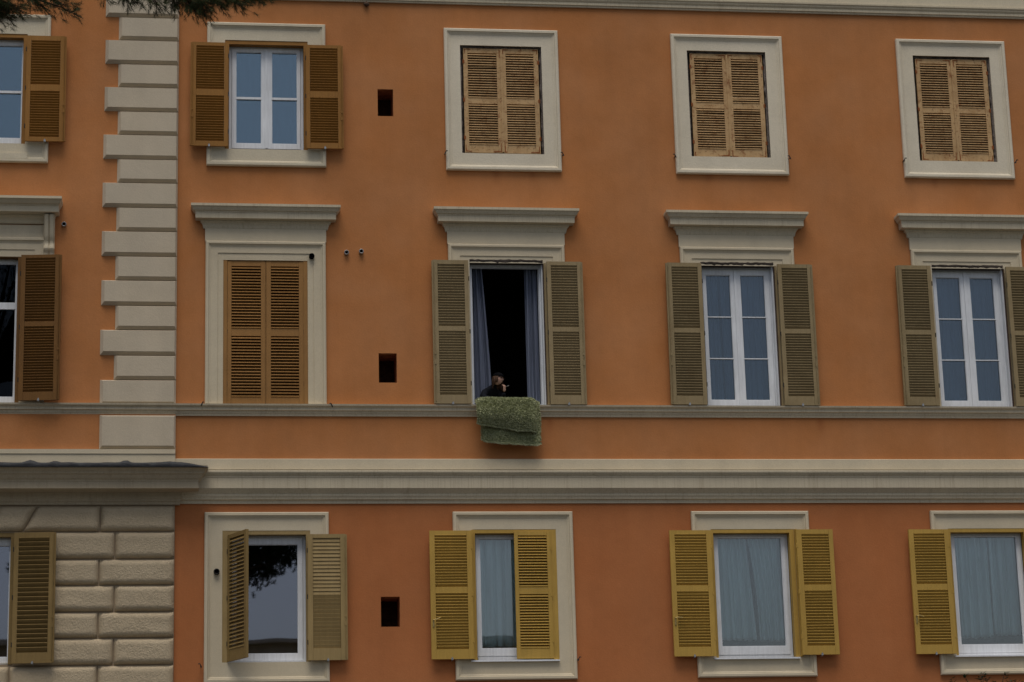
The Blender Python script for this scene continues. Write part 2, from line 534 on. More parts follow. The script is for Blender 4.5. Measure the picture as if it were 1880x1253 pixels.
# body of the building behind the facade: side and back walls, roof
mb = MB()
mb.box(W0, W0 + .3, .31, 9, GZ, 14.2); mb.box(W1 - .3, W1, .31, 9, GZ, 14.2); mb.box(W0, W1, 9, 9.3, GZ, 14.2)
mb.build('back_wall', 'stucco', bld, at=(6, 5, GZ))
mb = MB()
mb.strip([[(W0 - .4, -.5, 14.55), (W1 + .4, -.5, 14.55)], [(W0 - .4, 4.6, 16.2), (W1 + .4, 4.6, 16.2)], [(W0 - .4, 9.7, 14.55), (W1 + .4, 9.7, 14.55)]])
mb.strip([[(W0 - .4, -.5, 14.451), (W1 + .4, -.5, 14.451)], [(W0 - .4, 9.7, 14.451), (W1 + .4, 9.7, 14.451)]])
mb.strip([[(W0 - .4, -.5, 14.451), (W1 + .4, -.5, 14.451)], [(W0 - .4, -.5, 14.55), (W1 + .4, -.5, 14.55)]])
mb.build('roof', 'tile', bld, at=(6, 4, 14), fixn=False)

# upper frieze and its moulding
mb = MB()
cornice(mb, [(.0, 11.975), (.030, 11.975), (.030, 11.995), (.045, 12.0), (.045, 12.038), (.052, 12.044), (.062, 12.060), (.062, 12.074), (.076, 12.088),
             (.076, 12.108), (.030, 12.114), (.0, 12.114)], W0, W1, 0)
mb.build('eaves_moulding', 'cream_streak', bld, at=(6, 0, 12), fixn=False)
mb = MB(); mb.box(W0, W1, -.026, .3, 12.1145, 14.20); mb.build('frieze', 'cream_cool', bld, at=(6, 0, 12.2))
mb = MB(); cornice(mb, [(.02, 14.20), (.10, 14.20), (.16, 14.3), (.36, 14.32), (.36, 14.42), (.39, 14.449), (.02, 14.449)], W0, W1, .5); mb.build('roof_cornice', 'cream_streak', bld, at=(6, 0, 13), fixn=False)

# string course at sill level
SP = [(.0, 6.520), (.020, 6.520), (.026, 6.546), (.032, 6.552), (.040, 6.578), (.058, 6.586), (.058, 6.616), (.064, 6.622), (.084, 6.638), (.088, 6.658), (.0, 6.668)]
mb = MB(); cornice(mb, SP, -.15, W1, 0); mb.build('string_course', 'cream_streak', bld, at=(6, 0, 6.5), fixn=False)
mb = MB(); cornice(mb, [(p + (0.012 if p else .0), z) for p, z in SP], W0, -.15, 0); mb.build('string_course', 'cream_streak', bld, at=(-2, 0, 6.5), fixn=False)

# lower belt
BP = [(.0, 5.432), (.018, 5.432), (.022, 5.468), (.045, 5.480), (.050, 5.500), (.062, 5.522), (.062, 5.545), (.074, 5.560), (.112, 5.606), (.112, 5.734),
      (.118, 5.742), (.118, 5.756), (.130, 5.766), (.150, 5.794), (.150, 5.816), (.060, 5.838), (.0, 5.846)]
mb = MB(); cornice(mb, [(.0, 5.847), (.055, 5.847), (.055, 5.975), (.048, 5.981), (.0, 5.983)], -.15, W1, 0); mb.build('belt_band', 'cream', bld, at=(6, 0, 5.9), fixn=False)
mb = MB(); cornice(mb, BP, -.15, W1, 0); mb.build('belt_cornice', 'cream_streak', bld, at=(6, 0, 5.6), fixn=False)
# band above the wing's cornice, then the big cornice with its lead capping
mb = MB()
cornice(mb, [(.0, 5.90), (.075, 5.90), (.075, 6.03), (.085, 6.035), (.085, 6.09), (.0, 6.095)], W0, -.15, 0)
mb.build('belt_band', 'cream', bld, at=(-2, 0, 6), fixn=False)
LP = [(.04, 5.415), (.060, 5.415), (.060, 5.445), (.070, 5.452), (.074, 5.485), (.082, 5.492), (.082, 5.540), (.090, 5.560), (.285, 5.572), (.285, 5.655),
      (.292, 5.660), (.292, 5.672), (.310, 5.690), (.330, 5.725), (.352, 5.745), (.352, 5.760), (.372, 5.785), (.392, 5.800), (.392, 5.832), (.04, 5.84)]
mb = MB(); cornice(mb, LP, W0, -.15, .985); mb.build('wing_cornice', 'cream_dull', bld, at=(-2, 0, 5.6), fixn=False)
mb = MB()
ring0, rows = [], []
NX = 150
for j in range(5):
    row = []
    for i in range(NX + 1):
        x = W0 + (0.245 - W0) * i / NX
        nz = noise.noise(Vector((x * 3.1, j * .7, 2))) * .008 + noise.noise(Vector((x * 9, 1, 5))) * .004
        bump_ = sum(h * math.exp(-((x - c) / w) ** 2) for c, w, h in ((-1.85, .07, .032), (-1.56, .045, .020), (-.73, .05, .034), (-.22, .08, .010), (-3.3, .07, .03), (-4.6, .07, .03)))
        p, z = ((.412, 5.806), (.420, 5.842), (.395, 5.862), (.20, 5.885), (.045, 5.925))[j]
        f = (0, .35, 1, 1, .6)[j]
        if x > -.05: z -= max(0, x + .05) * (.16 if j > 0 else .02) ; 
        row.append((x, -p, z + (nz + bump_) * f))
    rows.append(row)
mb.strip(rows)
mb.face([r[-1] for r in rows])
mb.build('lead_flashing', 'lead', bld, at=(-2, 0, 5.9), fixn=False, smooth=True, label='dark dented lead capping on the wing cornice')

# quoins
def block(mb, x0, x1, z0, z1, p0, p1, ch, cht=None, chr_=None):
    cht = ch if cht is None else cht
    chr_ = ch if chr_ is None else chr_
    o = [(x0, -p0, z0), (x1, -p0, z0), (x1, -p0, z1), (x0, -p0, z1)]
    i_ = [(x0 + ch, -p1, z0 + ch), (x1 - chr_, -p1, z0 + ch), (x1 - chr_, -p1, z1 - cht), (x0 + ch, -p1, z1 - cht)]
    b_ = [(x0, 0, z0), (x1, 0, z0), (x1, 0, z1), (x0, 0, z1)]
    mb.strip([b_, o, i_], closed=True); mb.face(i_)


ztop = 11.985
k = 0
z = 11.366 + .6297
levels = []
for k in range(0, 9):
    zl = z - .6297 * k
    levels.append((zl, zl - .3215, True))
    levels.append((zl - .3215, zl - .6297, False))
for zt, zb, long_ in levels:
    if zb < 6.60: zb = 6.665
    if zt <= 6.70: continue
    jx = random.uniform(-.006, .006)
    mb = MB()
    block(mb, (-1.066 if long_ else -.897) + jx, -.150, zb + .002, min(zt, 11.97) - .002, .040, .086, .040, .018, .022)
    mb.build('quoin_block', 'quoin', bld, at=(-.6, 0, zb), fixn=False)
mb = MB(); block(mb, -1.062, -.150, 6.100, 6.516, .045, .082, .034, .02, .022); mb.build('quoin_block', 'quoin', bld, at=(-.6, 0, 6.1), fixn=False)

# rusticated ground floor of the wing
def rough_block(x0, x1, z0, z1, slant0=0.0, slant1=0.0):
    g = .009
    bm = bmesh.new()
    nx = max(3, int((x1 - x0) / .05)); nz = 8
    grid = []
    for j in range(nz + 1):
        v = j / nz
        za = z0 + g + (z1 - z0 - 2 * g) * v
        row = []
        a = x0 + g + slant0 * v; b = x1 - g + slant1 * v
        for i in range(nx + 1):
            u = i / nx
            x = a + (b - a) * u
            e = min(u * (b - a), (1 - u) * (b - a), v * (z1 - z0), (1 - v) * (z1 - z0))
            p = .045 + .045 * min(1, e / .024) ** .5 + (noise.noise(Vector((x * 11, za * 11, 3))) * .006 if e > .01 else 0)
            row.append(bm.verts.new((x * S, -p * S, za * S)))
        grid.append(row)
    for j in range(nz):
        for i in range(nx):
            bm.faces.new((grid[j][i], grid[j][i + 1], grid[j + 1][i + 1], grid[j + 1][i]))
    be = [e for e in bm.edges if e.is_boundary]
    ex = bmesh.ops.extrude_edge_only(bm, edges=be)
    for v in ex['geom']:
        if isinstance(v, bmesh.types.BMVert): v.co.y = -.03 * S
    c = Vector(((x0 + x1) / 2 * S, 0, z0 * S))
    for v in bm.verts: v.co -= c
    me = bpy.data.meshes.new('stone_block')
    bmesh.ops.recalc_face_normals(bm, faces=bm.faces)
    bm.to_mesh(me); bm.free()
    me.materials.append(M['rough_stone'])
    me.polygons.foreach_set('use_smooth', [True] * len(me.polygons))
    place('stone_block', me, bld, wmat(bld).inverted() @ Matrix.Translation(c))


hl, hr = lholes['LC'][0], lholes['LC'][1]
zs = [5.405, 5.088, 4.758, 4.443, 4.125, 3.813, 3.493]
while zs[-1] > GZ + .3: zs.append(zs[-1] - .318)
RX = -.146
for r in range(len(zs) - 1):
    zt, zb = zs[r], zs[r + 1]
    jx = -.856 if r % 2 else -1.04
    if r == 0:
        rough_block(-1.035, RX, zb, zt)
        rough_block(-1.935, -1.035, zb, zt, slant0=.155)
        rough_block(-2.30, -1.935, zb, zt, slant0=.06, slant1=.155)
        rough_block(-2.76, -2.30, zb, zt, slant0=-.06, slant1=.06)
        rough_block(-3.125, -2.76, zb, zt, slant0=-.155, slant1=-.06)
        rough_block(-4.02, -3.125, zb, zt, slant1=-.155)
        rough_block(-4.9, -4.02, zb, zt); rough_block(-5.75, -4.9, zb, zt); rough_block(W0, -5.75, zb, zt)
        continue
    rough_block(jx, RX, zb, zt)
    if zt < 3.52:
        edges = [jx - (.95 if r % 2 else 1.02) * i_ for i_ in range(7)]
        for a, b in zip(edges[1:], edges): 
            if b > W0: rough_block(max(a, W0), b, zb, zt)
        continue
    rough_block(hr + .0, jx, zb, zt)
    mx = 2 * LX
    rough_block(mx - jx, hl, zb, zt)
    rough_block(mx - RX, mx - jx, zb, zt)
    rough_block(W0, mx - RX, zb, zt)

# ------------------------------------------------------------------ window surrounds
FP = [(.0, 0), (.0, .038), (.012, .050), (.040, .050), (.048, .034), (.056, .034), (.072, .022), (.080, .022), (.0805, .018)]


def surround(x0, x1, z0, z1, hole, y=0.0, step=False):
    mb = MB()
    h = hole
    frame_sweep(mb, [(d, p - y) for d, p in FP], x0, x1, z0, z1)
    d = .0805
    p = .018 - y
    a0, a1, c0, c1 = x0 + d, x1 - d, z0 + d, z1 - d
    outer = [(a0, -p, c0), (a0, -p, c1), (a1, -p, c1), (a1, -p, c0)]
    inner = [(h[0], -p, h[2]), (h[0], -p, h[3]), (h[1], -p, h[3]), (h[1], -p, h[2])]
    deep = [(q[0], .02, q[2]) for q in inner]
    mb.strip([outer, inner, deep], closed=True)
    if step:
        mb.box(x0 + .25, x1 - .25, -p - .028, -p - .002, z0 + .045, z0 + .115)
    return mb.build('window_surround', ('cream_lit' if x0 > 2 else 'cream_cool') if z0 > 9 else 'cream', bld, at=((x0 + x1) / 2, 0, z0), fixn=False)


surround(.204, 1.700, 9.729, 11.644, holes['A1'])
surround(3.222, 4.702, 9.723, 11.640, holes['A2'])
surround(6.190, 7.672, 9.725, 11.636, holes['A3'])
surround(9.215, 10.700, 9.724, 11.643, holes['A4'])
surround(.206, 1.698, 3.271, 5.325, holes['C1'])
surround(3.212, 4.692, 3.271, 5.326, holes['C2'])
surround(6.180, 7.668, 3.272, 5.326, holes['C3'])
surround(9.236, 10.72, 3.272, 5.326, holes['C4'])
surround(LX - .785, LX + .785, 9.714, 11.667, lholes['LA'], y=LY, step=True)

AP = [(.0, 0), (.0, .040), (.014, .052), (.036, .052), (.042, .040), (.052, .034), (.070, .026), (.150, .026), (.1505, .016), (.24, .016)]
HP = [(.025, 8.902), (.032, 8.915), (.038, 8.945), (.050, 8.972), (.066, 8.985), (.066, 9.005), (.128, 9.012), (.128, 9.082), (.134, 9.088), (.134, 9.098),
      (.150, 9.108), (.168, 9.140), (.184, 9.155), (.184, 9.186), (.0, 9.196)]


def architrave(x0, x1, hole, y=0.0, hood=True):
    h = hole
    zt = 8.742
    mb = MB()
    wl = h[0] - x0
    # the side fasciae, fitted to this opening
    prof = [(min(d, wl), p - y) for d, p in AP]
    frame_sweep(mb, prof, x0, x1, 6.668, zt, closed=False)
    p = .016 - y
    e = min(.24, wl)
    mb.strip([[(x0 + e, -p, 6.668), (x0 + e, -p, zt - .24), (x1 - e, -p, zt - .24), (x1 - e, -p, 6.668)],
              [(h[0], -p + .001, 6.668), (h[0], -p + .001, h[3]), (h[1], -p + .001, h[3]), (h[1], -p + .001, 6.668)],
              [(h[0], .03, 6.668), (h[0], .03, h[3]), (h[1], .03, h[3]), (h[1], .03, 6.668)]])
    mb.build('window_surround', 'cream', bld, at=((x0 + x1) / 2, 0, 6.668), fixn=False)
    mb = MB()
    mb.box(x0 - .008, x1 + .008, y - .030, .0, 8.744, 8.905)
    mb.build('frieze_panel', 'cream', bld, at=((x0 + x1) / 2, 0, 8.744))
    if hood:
        mb = MB()
        cornice(mb, HP, x0 + .0, x1 - .0, 1.0)
        mb.build('window_hood', 'cream_streak', bld, at=((x0 + x1) / 2, 0, 8.9), fixn=False)


architrave(.200, 1.685, holes['B1'])
architrave(3.222, 4.700, holes['B2'])
architrave(6.188, 7.672, holes['B3'])
architrave(9.222, 10.70, holes['B4'])
# wing window: deeper hood on consoles
architrave(LX - .80, LX + .80, lholes['LB'], y=LY, hood=False)
mb = MB()
x0, x1 = LX - .885, LX + .885
cornice(mb, [(p * 1.55 + .03, z + .018) for p, z in HP[:-1]] + [(.0, 9.215)], x0 + .05, x1 - .05, .45)
mb.build('window_hood', 'cream', bld, at=(LX, 0, 8.9), fixn=False)
for sx in (-1, 1):
    cx = LX + sx * .823
    mb = MB()
    prof = []
    N = 26
    pts = []
    for i in range(N + 1):
        t = i / N
        z = 8.52 + .49 * t
        p = .075 + .10 * t ** 1.5 + .030 * math.exp(-((t - .16) / .09) ** 2) - .02 * math.exp(-((t - .32) / .1) ** 2)
        pts.append((p, z))
    for xa, xb, dp in ((-.064, -.050, .0), (-.050, -.010, .016), (-.010, .010, .0), (.010, .050, .016), (.050, .064, .0)):
        L_, R2 = cx + xa, cx + xb
        rings = [[(L_, 0, z), (L_, -(p + dp), z), (R2, -(p + dp), z), (R2, 0, z)] for p, z in pts]
        mb.strip(rings); mb.face(rings[0])
    mb.build('console', 'cream', bld, at=(cx, 0, 8.5), fixn=False, smooth=False)

# ------------------------------------------------------------------ shutters
SLAT = {}


def slat_mesh(L, flip, mat, w=.040, tilt=40, t=.0085):
    key = (round(L, 3), flip, mat, w)
    if key not in SLAT:
        a = R_(tilt)
        s = 1 if flip else -1          # flip: outer edge high
        d = Vector((0, -cos(a), s * sin(a))) * (w / 2)
        nrm = Vector((0, s * sin(a), cos(a))) * (t / 2)
        mb = MB()
        mb.obox((0, 0, 0), (L / 2, 0, 0), d, nrm)
        SLAT[key] = (mb, mb.mesh('slat', mat))
    return SLAT[key]


def shutter(hx, w, sgn, z0, z1, panels, mat, y=-.082, rz=0.0, flip=True, pitch=.0335, single=False, label=None, lip=True, stile=.050, stile_in=None,
            th=.036, hinges=(.14, .5, .87), rusty=False, catch=True, handle=False, slatw=None, gappy=0.0, hinge_mat='iron', tilt=None, flat=False):
    """frame origin at the hinge foot; local x runs away from the hinge"""
    sag = random.uniform(-.0018, .0018)
    slatw = pitch * (1.42 if flip else 1.36)
    tilt = 53 if flip else (tilt or 40) + 3
    if mat == 'mustard': hinge_mat = 'mustard'
    if flat: slatw = pitch * 1.12
    root = empty('shutter', bld, world_loc=(hx * S, y * S, z0 * S), rot=(0, sag, rz))
    if label: root['label'] = label
    H = z1 - z0
    sw = stile
    si = stile_in if stile_in else stile
    def bx(a, b, *r):
        mb = MB(); mb.box(sgn * a, sgn * b, *r); return mb
    bx(0, si, -th / 2, th / 2, 0, H).build('stile', mat, root, local=True)
    bx(w - sw, w, -th / 2, th / 2, 0, H).build('stile', mat, root, local=True)
    zs_ = [0] + [v - z0 for pr in sorted(panels) for v in pr] + [H]
    for a, b in zip(zs_[::2], zs_[1::2]):
        bx(si + .001, w - sw - .001, -th / 2 + .003, th / 2 - .003, a, b).build('rail', mat, root, local=True)
    L = w - sw - si - .004
    cx = sgn * (si + w - sw) / 2
    mbs, me = slat_mesh(L, flip, mat, slatw, tilt)
    if flat:
        me_top = slat_mesh(L, False, mat, slatw, 77)[1]; me_low = slat_mesh(L, True, mat, slatw * .999, 74)[1]
    joined = MB()
    for pa, pb in panels:
        n_ = int(round((pb - pa) / pitch))
        st = (pb - pa) / n_
        for i in range(n_):
            zz = pa - z0 + st * (i + .5)
            rr = (random.gauss(0, 1.2), random.gauss(0, .12))
            if gappy and random.random() < gappy: rr = (random.gauss(0, 9), random.gauss(0, .9))
            L_ = Matrix.Translation(Vector((cx, 0, zz)) * S) @ Euler((R_(rr[0]), R_(rr[1]), 0)).to_matrix().to_4x4()
            if single:
                place('slat', (me_top if i >= n_ * .46 else me_low) if flat else me, root, L_)
            else:
                E_ = Euler((R_(rr[0]), R_(rr[1]), 0)).to_matrix()
                b0 = len(joined.v)
                joined.v += [tuple(E_ @ Vector(v) + Vector((cx, 0, zz))) for v in mbs.v]
                joined.f += [tuple(b0 + q for q in f) for f in mbs.f]; joined.mi += mbs.mi
    if not single:
        joined.build('louvre_panel', mat, root, local=True, fixn=False, kind='stuff')
    if lip:                                        # rebated meeting edge and espagnolette rod
        mb = bx(w + .001, w + .020, -th / 2 + .008, th / 2 + .004, .004, H - .004); mb.build('rebate', mat, root, local=True)
    if lip and not rusty and not handle:
        mb = MB(); mb.tube([(sgn * (w - .006), -th / 2 - .006, .03), (sgn * (w - .006), -th / 2 - .006, H - .03)], .0042, 6)
        mb.box(sgn * (w - .014), sgn * (w + .004), -th / 2 - .012, -th / 2 - .001, H * .27, H * .30)
        mb.box(sgn * (w - .014), sgn * (w + .004), -th / 2 - .012, -th / 2 - .001, H * .34, H * .355)
        mb.build('espagnolette_rod', mat, root, local=True)
    for f in hinges:
        mb = MB(); zz = H * f
        mb.tube([(sgn * -.004, -th / 2 - .001, zz - .028), (sgn * -.004, -th / 2 - .001, zz + .028)], .0058 if not rusty else .0075, 8)
        if rusty or mat == 'mustard': mb.box(sgn * 0, sgn * .014, -th / 2 - .003, -th / 2 - .0005, zz - .022, zz + .020)
        mb.build('hinge', 'rust' if rusty else hinge_mat, root, local=True)
    if catch:
        mb = MB(); xx = sgn * w * .52
        mb.box(xx - .012, xx + .012, -th / 2 - .020, -th / 2 - .002, -.012, .010); mb.tube([(xx, -th / 2 - .014, .008), (xx, -th / 2 - .014, .022)], .007, 6)
        mb.box(xx - .005, xx + .005, -th / 2, .06, -.018, -.010)
        mb.build('holdback', 'steel', root, local=True)
    if rusty:
        for cz, dz in ((.012, 1), (H - .012, -1)):
            for cxx, dx in ((.012, 1), (w - .012, -1)):
                mb = MB()
                l1, l2 = random.uniform(.045, .115), random.uniform(.045, .125)
                if random.random() < .15: l1 *= .3
                yy = -th / 2
                for hor, ln in ((True, l1), (False, l2)):      # corroded straps: ragged, unequal width
                    k_ = 5; a_, b_ = [], []
                    for q in range(k_ + 1):
                        t_ = q / k_; w_ = .0135 * (1 - .35 * t_) * random.uniform(.6, 1.25); o_ = random.uniform(-.0015, .0015)
                        if hor:
                            a_.append((sgn * (cxx + dx * ln * t_), yy - .002, cz + o_)); b_.append((sgn * (cxx + dx * ln * t_), yy - .002, cz + dz * w_ + o_))
                        else:
                            a_.append((sgn * (cxx + o_), yy - .003, cz + dz * ln * t_)); b_.append((sgn * (cxx + dx * w_ + o_), yy - .003, cz + dz * ln * t_))
                    back = [[(p[0], yy - .0003, p[2]) for p in r_] for r_ in (b_, a_)]
                    mb.strip([a_, b_, back[0], back[1], a_])
                mb.build('corner_bracket', 'rust', root, local=True)
    if handle:
        mb = MB(); xx = sgn * (w - .030); zz = H * .30
        yy = -th / 2
        mb.box(xx - .010, xx + .010, yy - .008, yy - .001, zz - .085, zz + .012)
        mb.tube([(xx, yy - .002, zz), (xx, yy - .035, zz)], .007, 8)
        mb.tube([(xx - .004, yy - .035, zz), (xx + .03, yy - .038, zz + .006), (xx + .085, yy - .036, zz + handle)], .0062, 8)
        mb.box(xx - .006, xx + .006, yy - .012, yy - .002, zz - .075, zz - .045)
        mb.build('handle', 'brass', root, local=True)
    return root


def casing(hole, mat, w=.05, y0=-.012, y1=.085, wb=.001, wl=None, wr=None, y=0):
    mb = MB()
    h = hole
    yy0, yy1 = y0 + y, y1 + y
    g = .001
    wl = w if wl is None else wl; wr = w if wr is None else wr
    mb.box(h[0] + g, h[0] + wl, yy0, yy1, h[2] + g, h[3] - g); mb.box(h[1] - wr, h[1] - g, yy0, yy1, h[2] + g, h[3] - g)
    mb.box(h[0] + wl, h[1] - wr, yy0 + .001, yy1, h[3] - w, h[3] - g)
    if wb > .002: mb.box(h[0] + wl, h[1] - wr, yy0 + .001, yy1, h[2] + g, h[2] + wb)
    return mb.build('shutter_casing', mat, bld, at=((h[0] + h[1]) / 2, 0, h[2]))


APn = [(10.717, 11.300), (10.028, 10.632)]
APc = [(10.714, 11.325), (10.082, 10.636)]
BPn = [(7.657, 8.462), (6.780, 7.597)]
CPn = [(4.394, 5.028), (3.640, 4.320)]
# top row
shutter(.468, .452, -1, 9.962, 11.344, APn, 'brown', label='brown shutter folded open left of the white two-light window, top row')
shutter(1.450, .452, 1, 9.955, 11.340, APn, 'brown', label='brown shutter folded open right of the white two-light window, top row')
casing(holes['A1'], 'brown', .052)
for key, x0, lab in (('A2', 3.470, 'nearest the brown shutters'), ('A3', 6.443, 'in the middle of the three closed top windows'), ('A4', 9.478, 'at the right end of the top row')):
    h = holes[key]
    xe = h[1] - .040
    mid = (x0 + xe) / 2 + .004
    shutter(x0, mid - x0 - .008, 1, 9.974, 11.388, APc, 'tan', y=.026, flip=False, rusty=True, lip=False, catch=False, gappy=.10, th=.030, stile=.052, stile_in=.056,
            label='weathered tan closed shutter leaf with rusty brackets, left leaf ' + lab, tilt=38)
    shutter(xe, xe - mid - .008, -1, 9.970, 11.392, APc, 'tan', y=.026, flip=False, rusty=True, lip=False, catch=False, gappy=.13, th=.030, stile=.052, stile_in=.060,
            label='weathered tan closed shutter leaf with rusty brackets, right leaf ' + lab, tilt=38)
    mb = MB(); mb.box(mid - .010, mid + .016, .002, .010, 9.985, 11.380); mb.build('astragal', 'tan', bld, at=(mid, 0, 9.98))
    # rough dark gap left round the leaves
    def edge(p0, p1, nx_, nz_, w0, w1, n_=34):
        a_, b_ = [], []
        for q in range(n_ + 1):
            t_ = q / n_; x_ = p0[0] + (p1[0] - p0[0]) * t_; z_ = p0[1] + (p1[1] - p0[1]) * t_
            w_ = w0 + (w1 - w0) * (.5 + .5 * noise.noise(Vector((x_ * 17, z_ * 17, 3)))) * random.uniform(.6, 1.3)
            a_.append((x_, .0195, z_)); b_.append((x_ + nx_ * w_, .032, z_ + nz_ * w_))
        return [a_, b_]
    mb = MB()
    mb.strip(edge((h[0], h[3]), (h[1], h[3]), 0, -1, .012, .030)); mb.strip(edge((h[0], h[2]), (h[0], h[3]), 1, 0, .010, .030)); mb.strip(edge((h[1], h[2]), (h[1], h[3]), -1, 0, .008, .034))
    mb.build('crumbled_edge', 'grey_mortar', bld, at=(mid, .02, h[2]), fixn=False)
    mb = MB(); mb.box(h[0] + .002, h[1] - .002, .075, .085, h[2] + .002, h[3] - .002); mb.build('gap_dark_sheet', 'old_mortar', bld, at=(mid, .08, h[2]))  # dark sheet put in for the shade behind and around the leaves

# middle row: closed chestnut pair
h = holes['B1']
casing(h, 'brown_mid', .046, wl=.048, wr=.050)
shutter(.470, .462, 1, 6.675, 8.496, [(7.632, 8.430), (6.762, 7.534)], 'brown_mid', y=.012, flip=False, single=True, lip=False, catch=False, pitch=.0385, slatw=.046, stile=.050,
        label='closed chestnut brown shutter leaf with horizontal louvres, left leaf under the hood nearest the quoins', th=.034, tilt=36)
shutter(1.408, .462, -1, 6.675, 8.496, [(7.632, 8.430), (6.762, 7.534)], 'brown_mid', y=.012, flip=False, single=True, lip=False, catch=False, pitch=.0385, slatw=.046, stile=.058,
        label='closed chestnut brown shutter leaf with horizontal louvres, right leaf under the hood nearest the quoins', th=.034, tilt=36)
mb = MB(); mb.box(.934, .942, -.002, .006, 6.68, 8.49); mb.build('astragal', 'brown_mid', bld, at=(.938, 0, 6.68))
mb = MB(); mb.box(.475, 1.40, .06, .068, 6.67, 8.49); mb.build('louvre_dark_sheet', 'black', bld, at=(.94, .06, 6.67))  # black sheet put in for the darkness behind the louvres
nm = {'B2': 'the window where a woman leans out', 'B3': 'the three-pane window second from the right', 'B4': 'the rightmost three-pane window'}
for key, a, b, mt in (('B2', 3.466, 4.457, 'khaki'), ('B3', 6.440, 7.432, 'khaki2'), ('B4', 9.447, 10.452, 'khaki2')):
    shutter(a, .440, -1, 6.667, 8.512, BPn, mt, label='khaki shutter with worn edges folded open left of ' + nm[key], pitch=.0345, stile=.052, slatw=.041)
    shutter(b, .438, 1, 6.663, 8.508, BPn, mt, label='khaki shutter with worn edges folded open right of ' + nm[key], pitch=.0345, stile=.052, slatw=.041)
# bottom row
h = holes['C1']
casing(h, 'sand', .048, wl=.070, wr=.050, y0=-.016)
CP1 = [(3.665, 4.996)]
shutter(.497, .478, 1, 3.522, 5.045, CP1, 'sand_brown', y=-.022, rz=-R_(64), flip=False, single=True, lip=False, catch=False, pitch=.046, slatw=.050, stile=.050, tilt=48,
        label='drab brown shutter standing half open in front of the window reflecting a pine')
shutter(1.440, .455, 1, 3.522, 5.043, CP1, 'sand', flip=True, single=True, pitch=.046, slatw=.052, stile=.062, tilt=58, flat=True,
        label='sandy beige shutter folded open beside the window reflecting a pine')
h = holes['C2']
casing(h, 'mustard', .046, wl=.030, wr=.072, y0=-.016)
shutter(3.432, .515, -1, 3.520, 5.082, CPn, 'mustard', single=True, pitch=.0352, stile=.062, stile_in=.062, handle=.028, lip=False, slatw=.042,
        label='mustard shutter with brass handle folded open left of the half-shuttered window')
shutter(4.408, .448, -1, 3.524, 5.078, [(4.398, 5.030), (3.651, 4.307)], 'mustard', y=-.018, flip=False, single=True, lip=False, catch=False, pitch=.0352, stile=.046, slatw=.042, th=.034,
        label='closed mustard shutter leaf covering the right half of its window', tilt=36, hinge_mat='mustard')
h = holes['C3']
casing(h, 'mustard', .046, wl=.030, wr=.060, y0=-.016)
shutter(6.402, .520, -1, 3.524, 5.076, CPn, 'mustard', single=True, pitch=.0352, stile=.062, handle=.002, lip=False, slatw=.042,
        label='mustard shutter with brass handle folded open left of the wide white-curtained window')
shutter(7.482, .466, 1, 3.530, 5.083, CPn, 'mustard', single=True, pitch=.0352, stile=.055, stile_in=.066, lip=False, slatw=.042,
        label='mustard shutter folded open right of the wide white-curtained window')
h = holes['C4']
casing(h, 'mustard', .046, wl=.030, wr=.060, y0=-.016)
shutter(9.438, .518, -1, 3.524, 5.079, CPn, 'mustard', pitch=.0352, stile=.062, handle=-.012, lip=False, slatw=.042,
        label='mustard shutter with brass handle folded open left of the curtained window at the right edge')
shutter(10.507, .466, 1, 3.530, 5.083, CPn, 'mustard', pitch=.0352, stile=.055, lip=False, slatw=.042)
# left wing
for key, mt, pn, z0, z1, lb in (('LA', 'brown', APn, 9.972, 11.362, 'ochre brown shutter folded open beside the sky-reflecting window at top left'),
                            ('LB', 'brown_dark', BPn, 6.676, 8.500, 'dark brown shutter folded open beside the dark window left of the quoins'),
                            ('LC', 'sand_brown', [(3.640, 5.000)], 3.515, 5.066, 'drab brown shutter folded open against the rough stone blocks')):
    h = lholes[key]
    casing(h, mt, .048, y=LY)
    for sx in (-1, 1):
        ang = {'LB': 5.0, 'LC': 5.0, 'LA': 0}[key]
        kw = dict(pitch=.0555, slatw=.060, tilt=40) if key == 'LC' else dict(pitch=.0345 if key == 'LB' else .0335)
        shutter(LX + sx * .500, .470, sx, z0, z1, pn, mt, y=LY - .085, rz=-sx * R_(ang), label=lb if sx > 0 else None, stile=.055, lip=True, **kw)

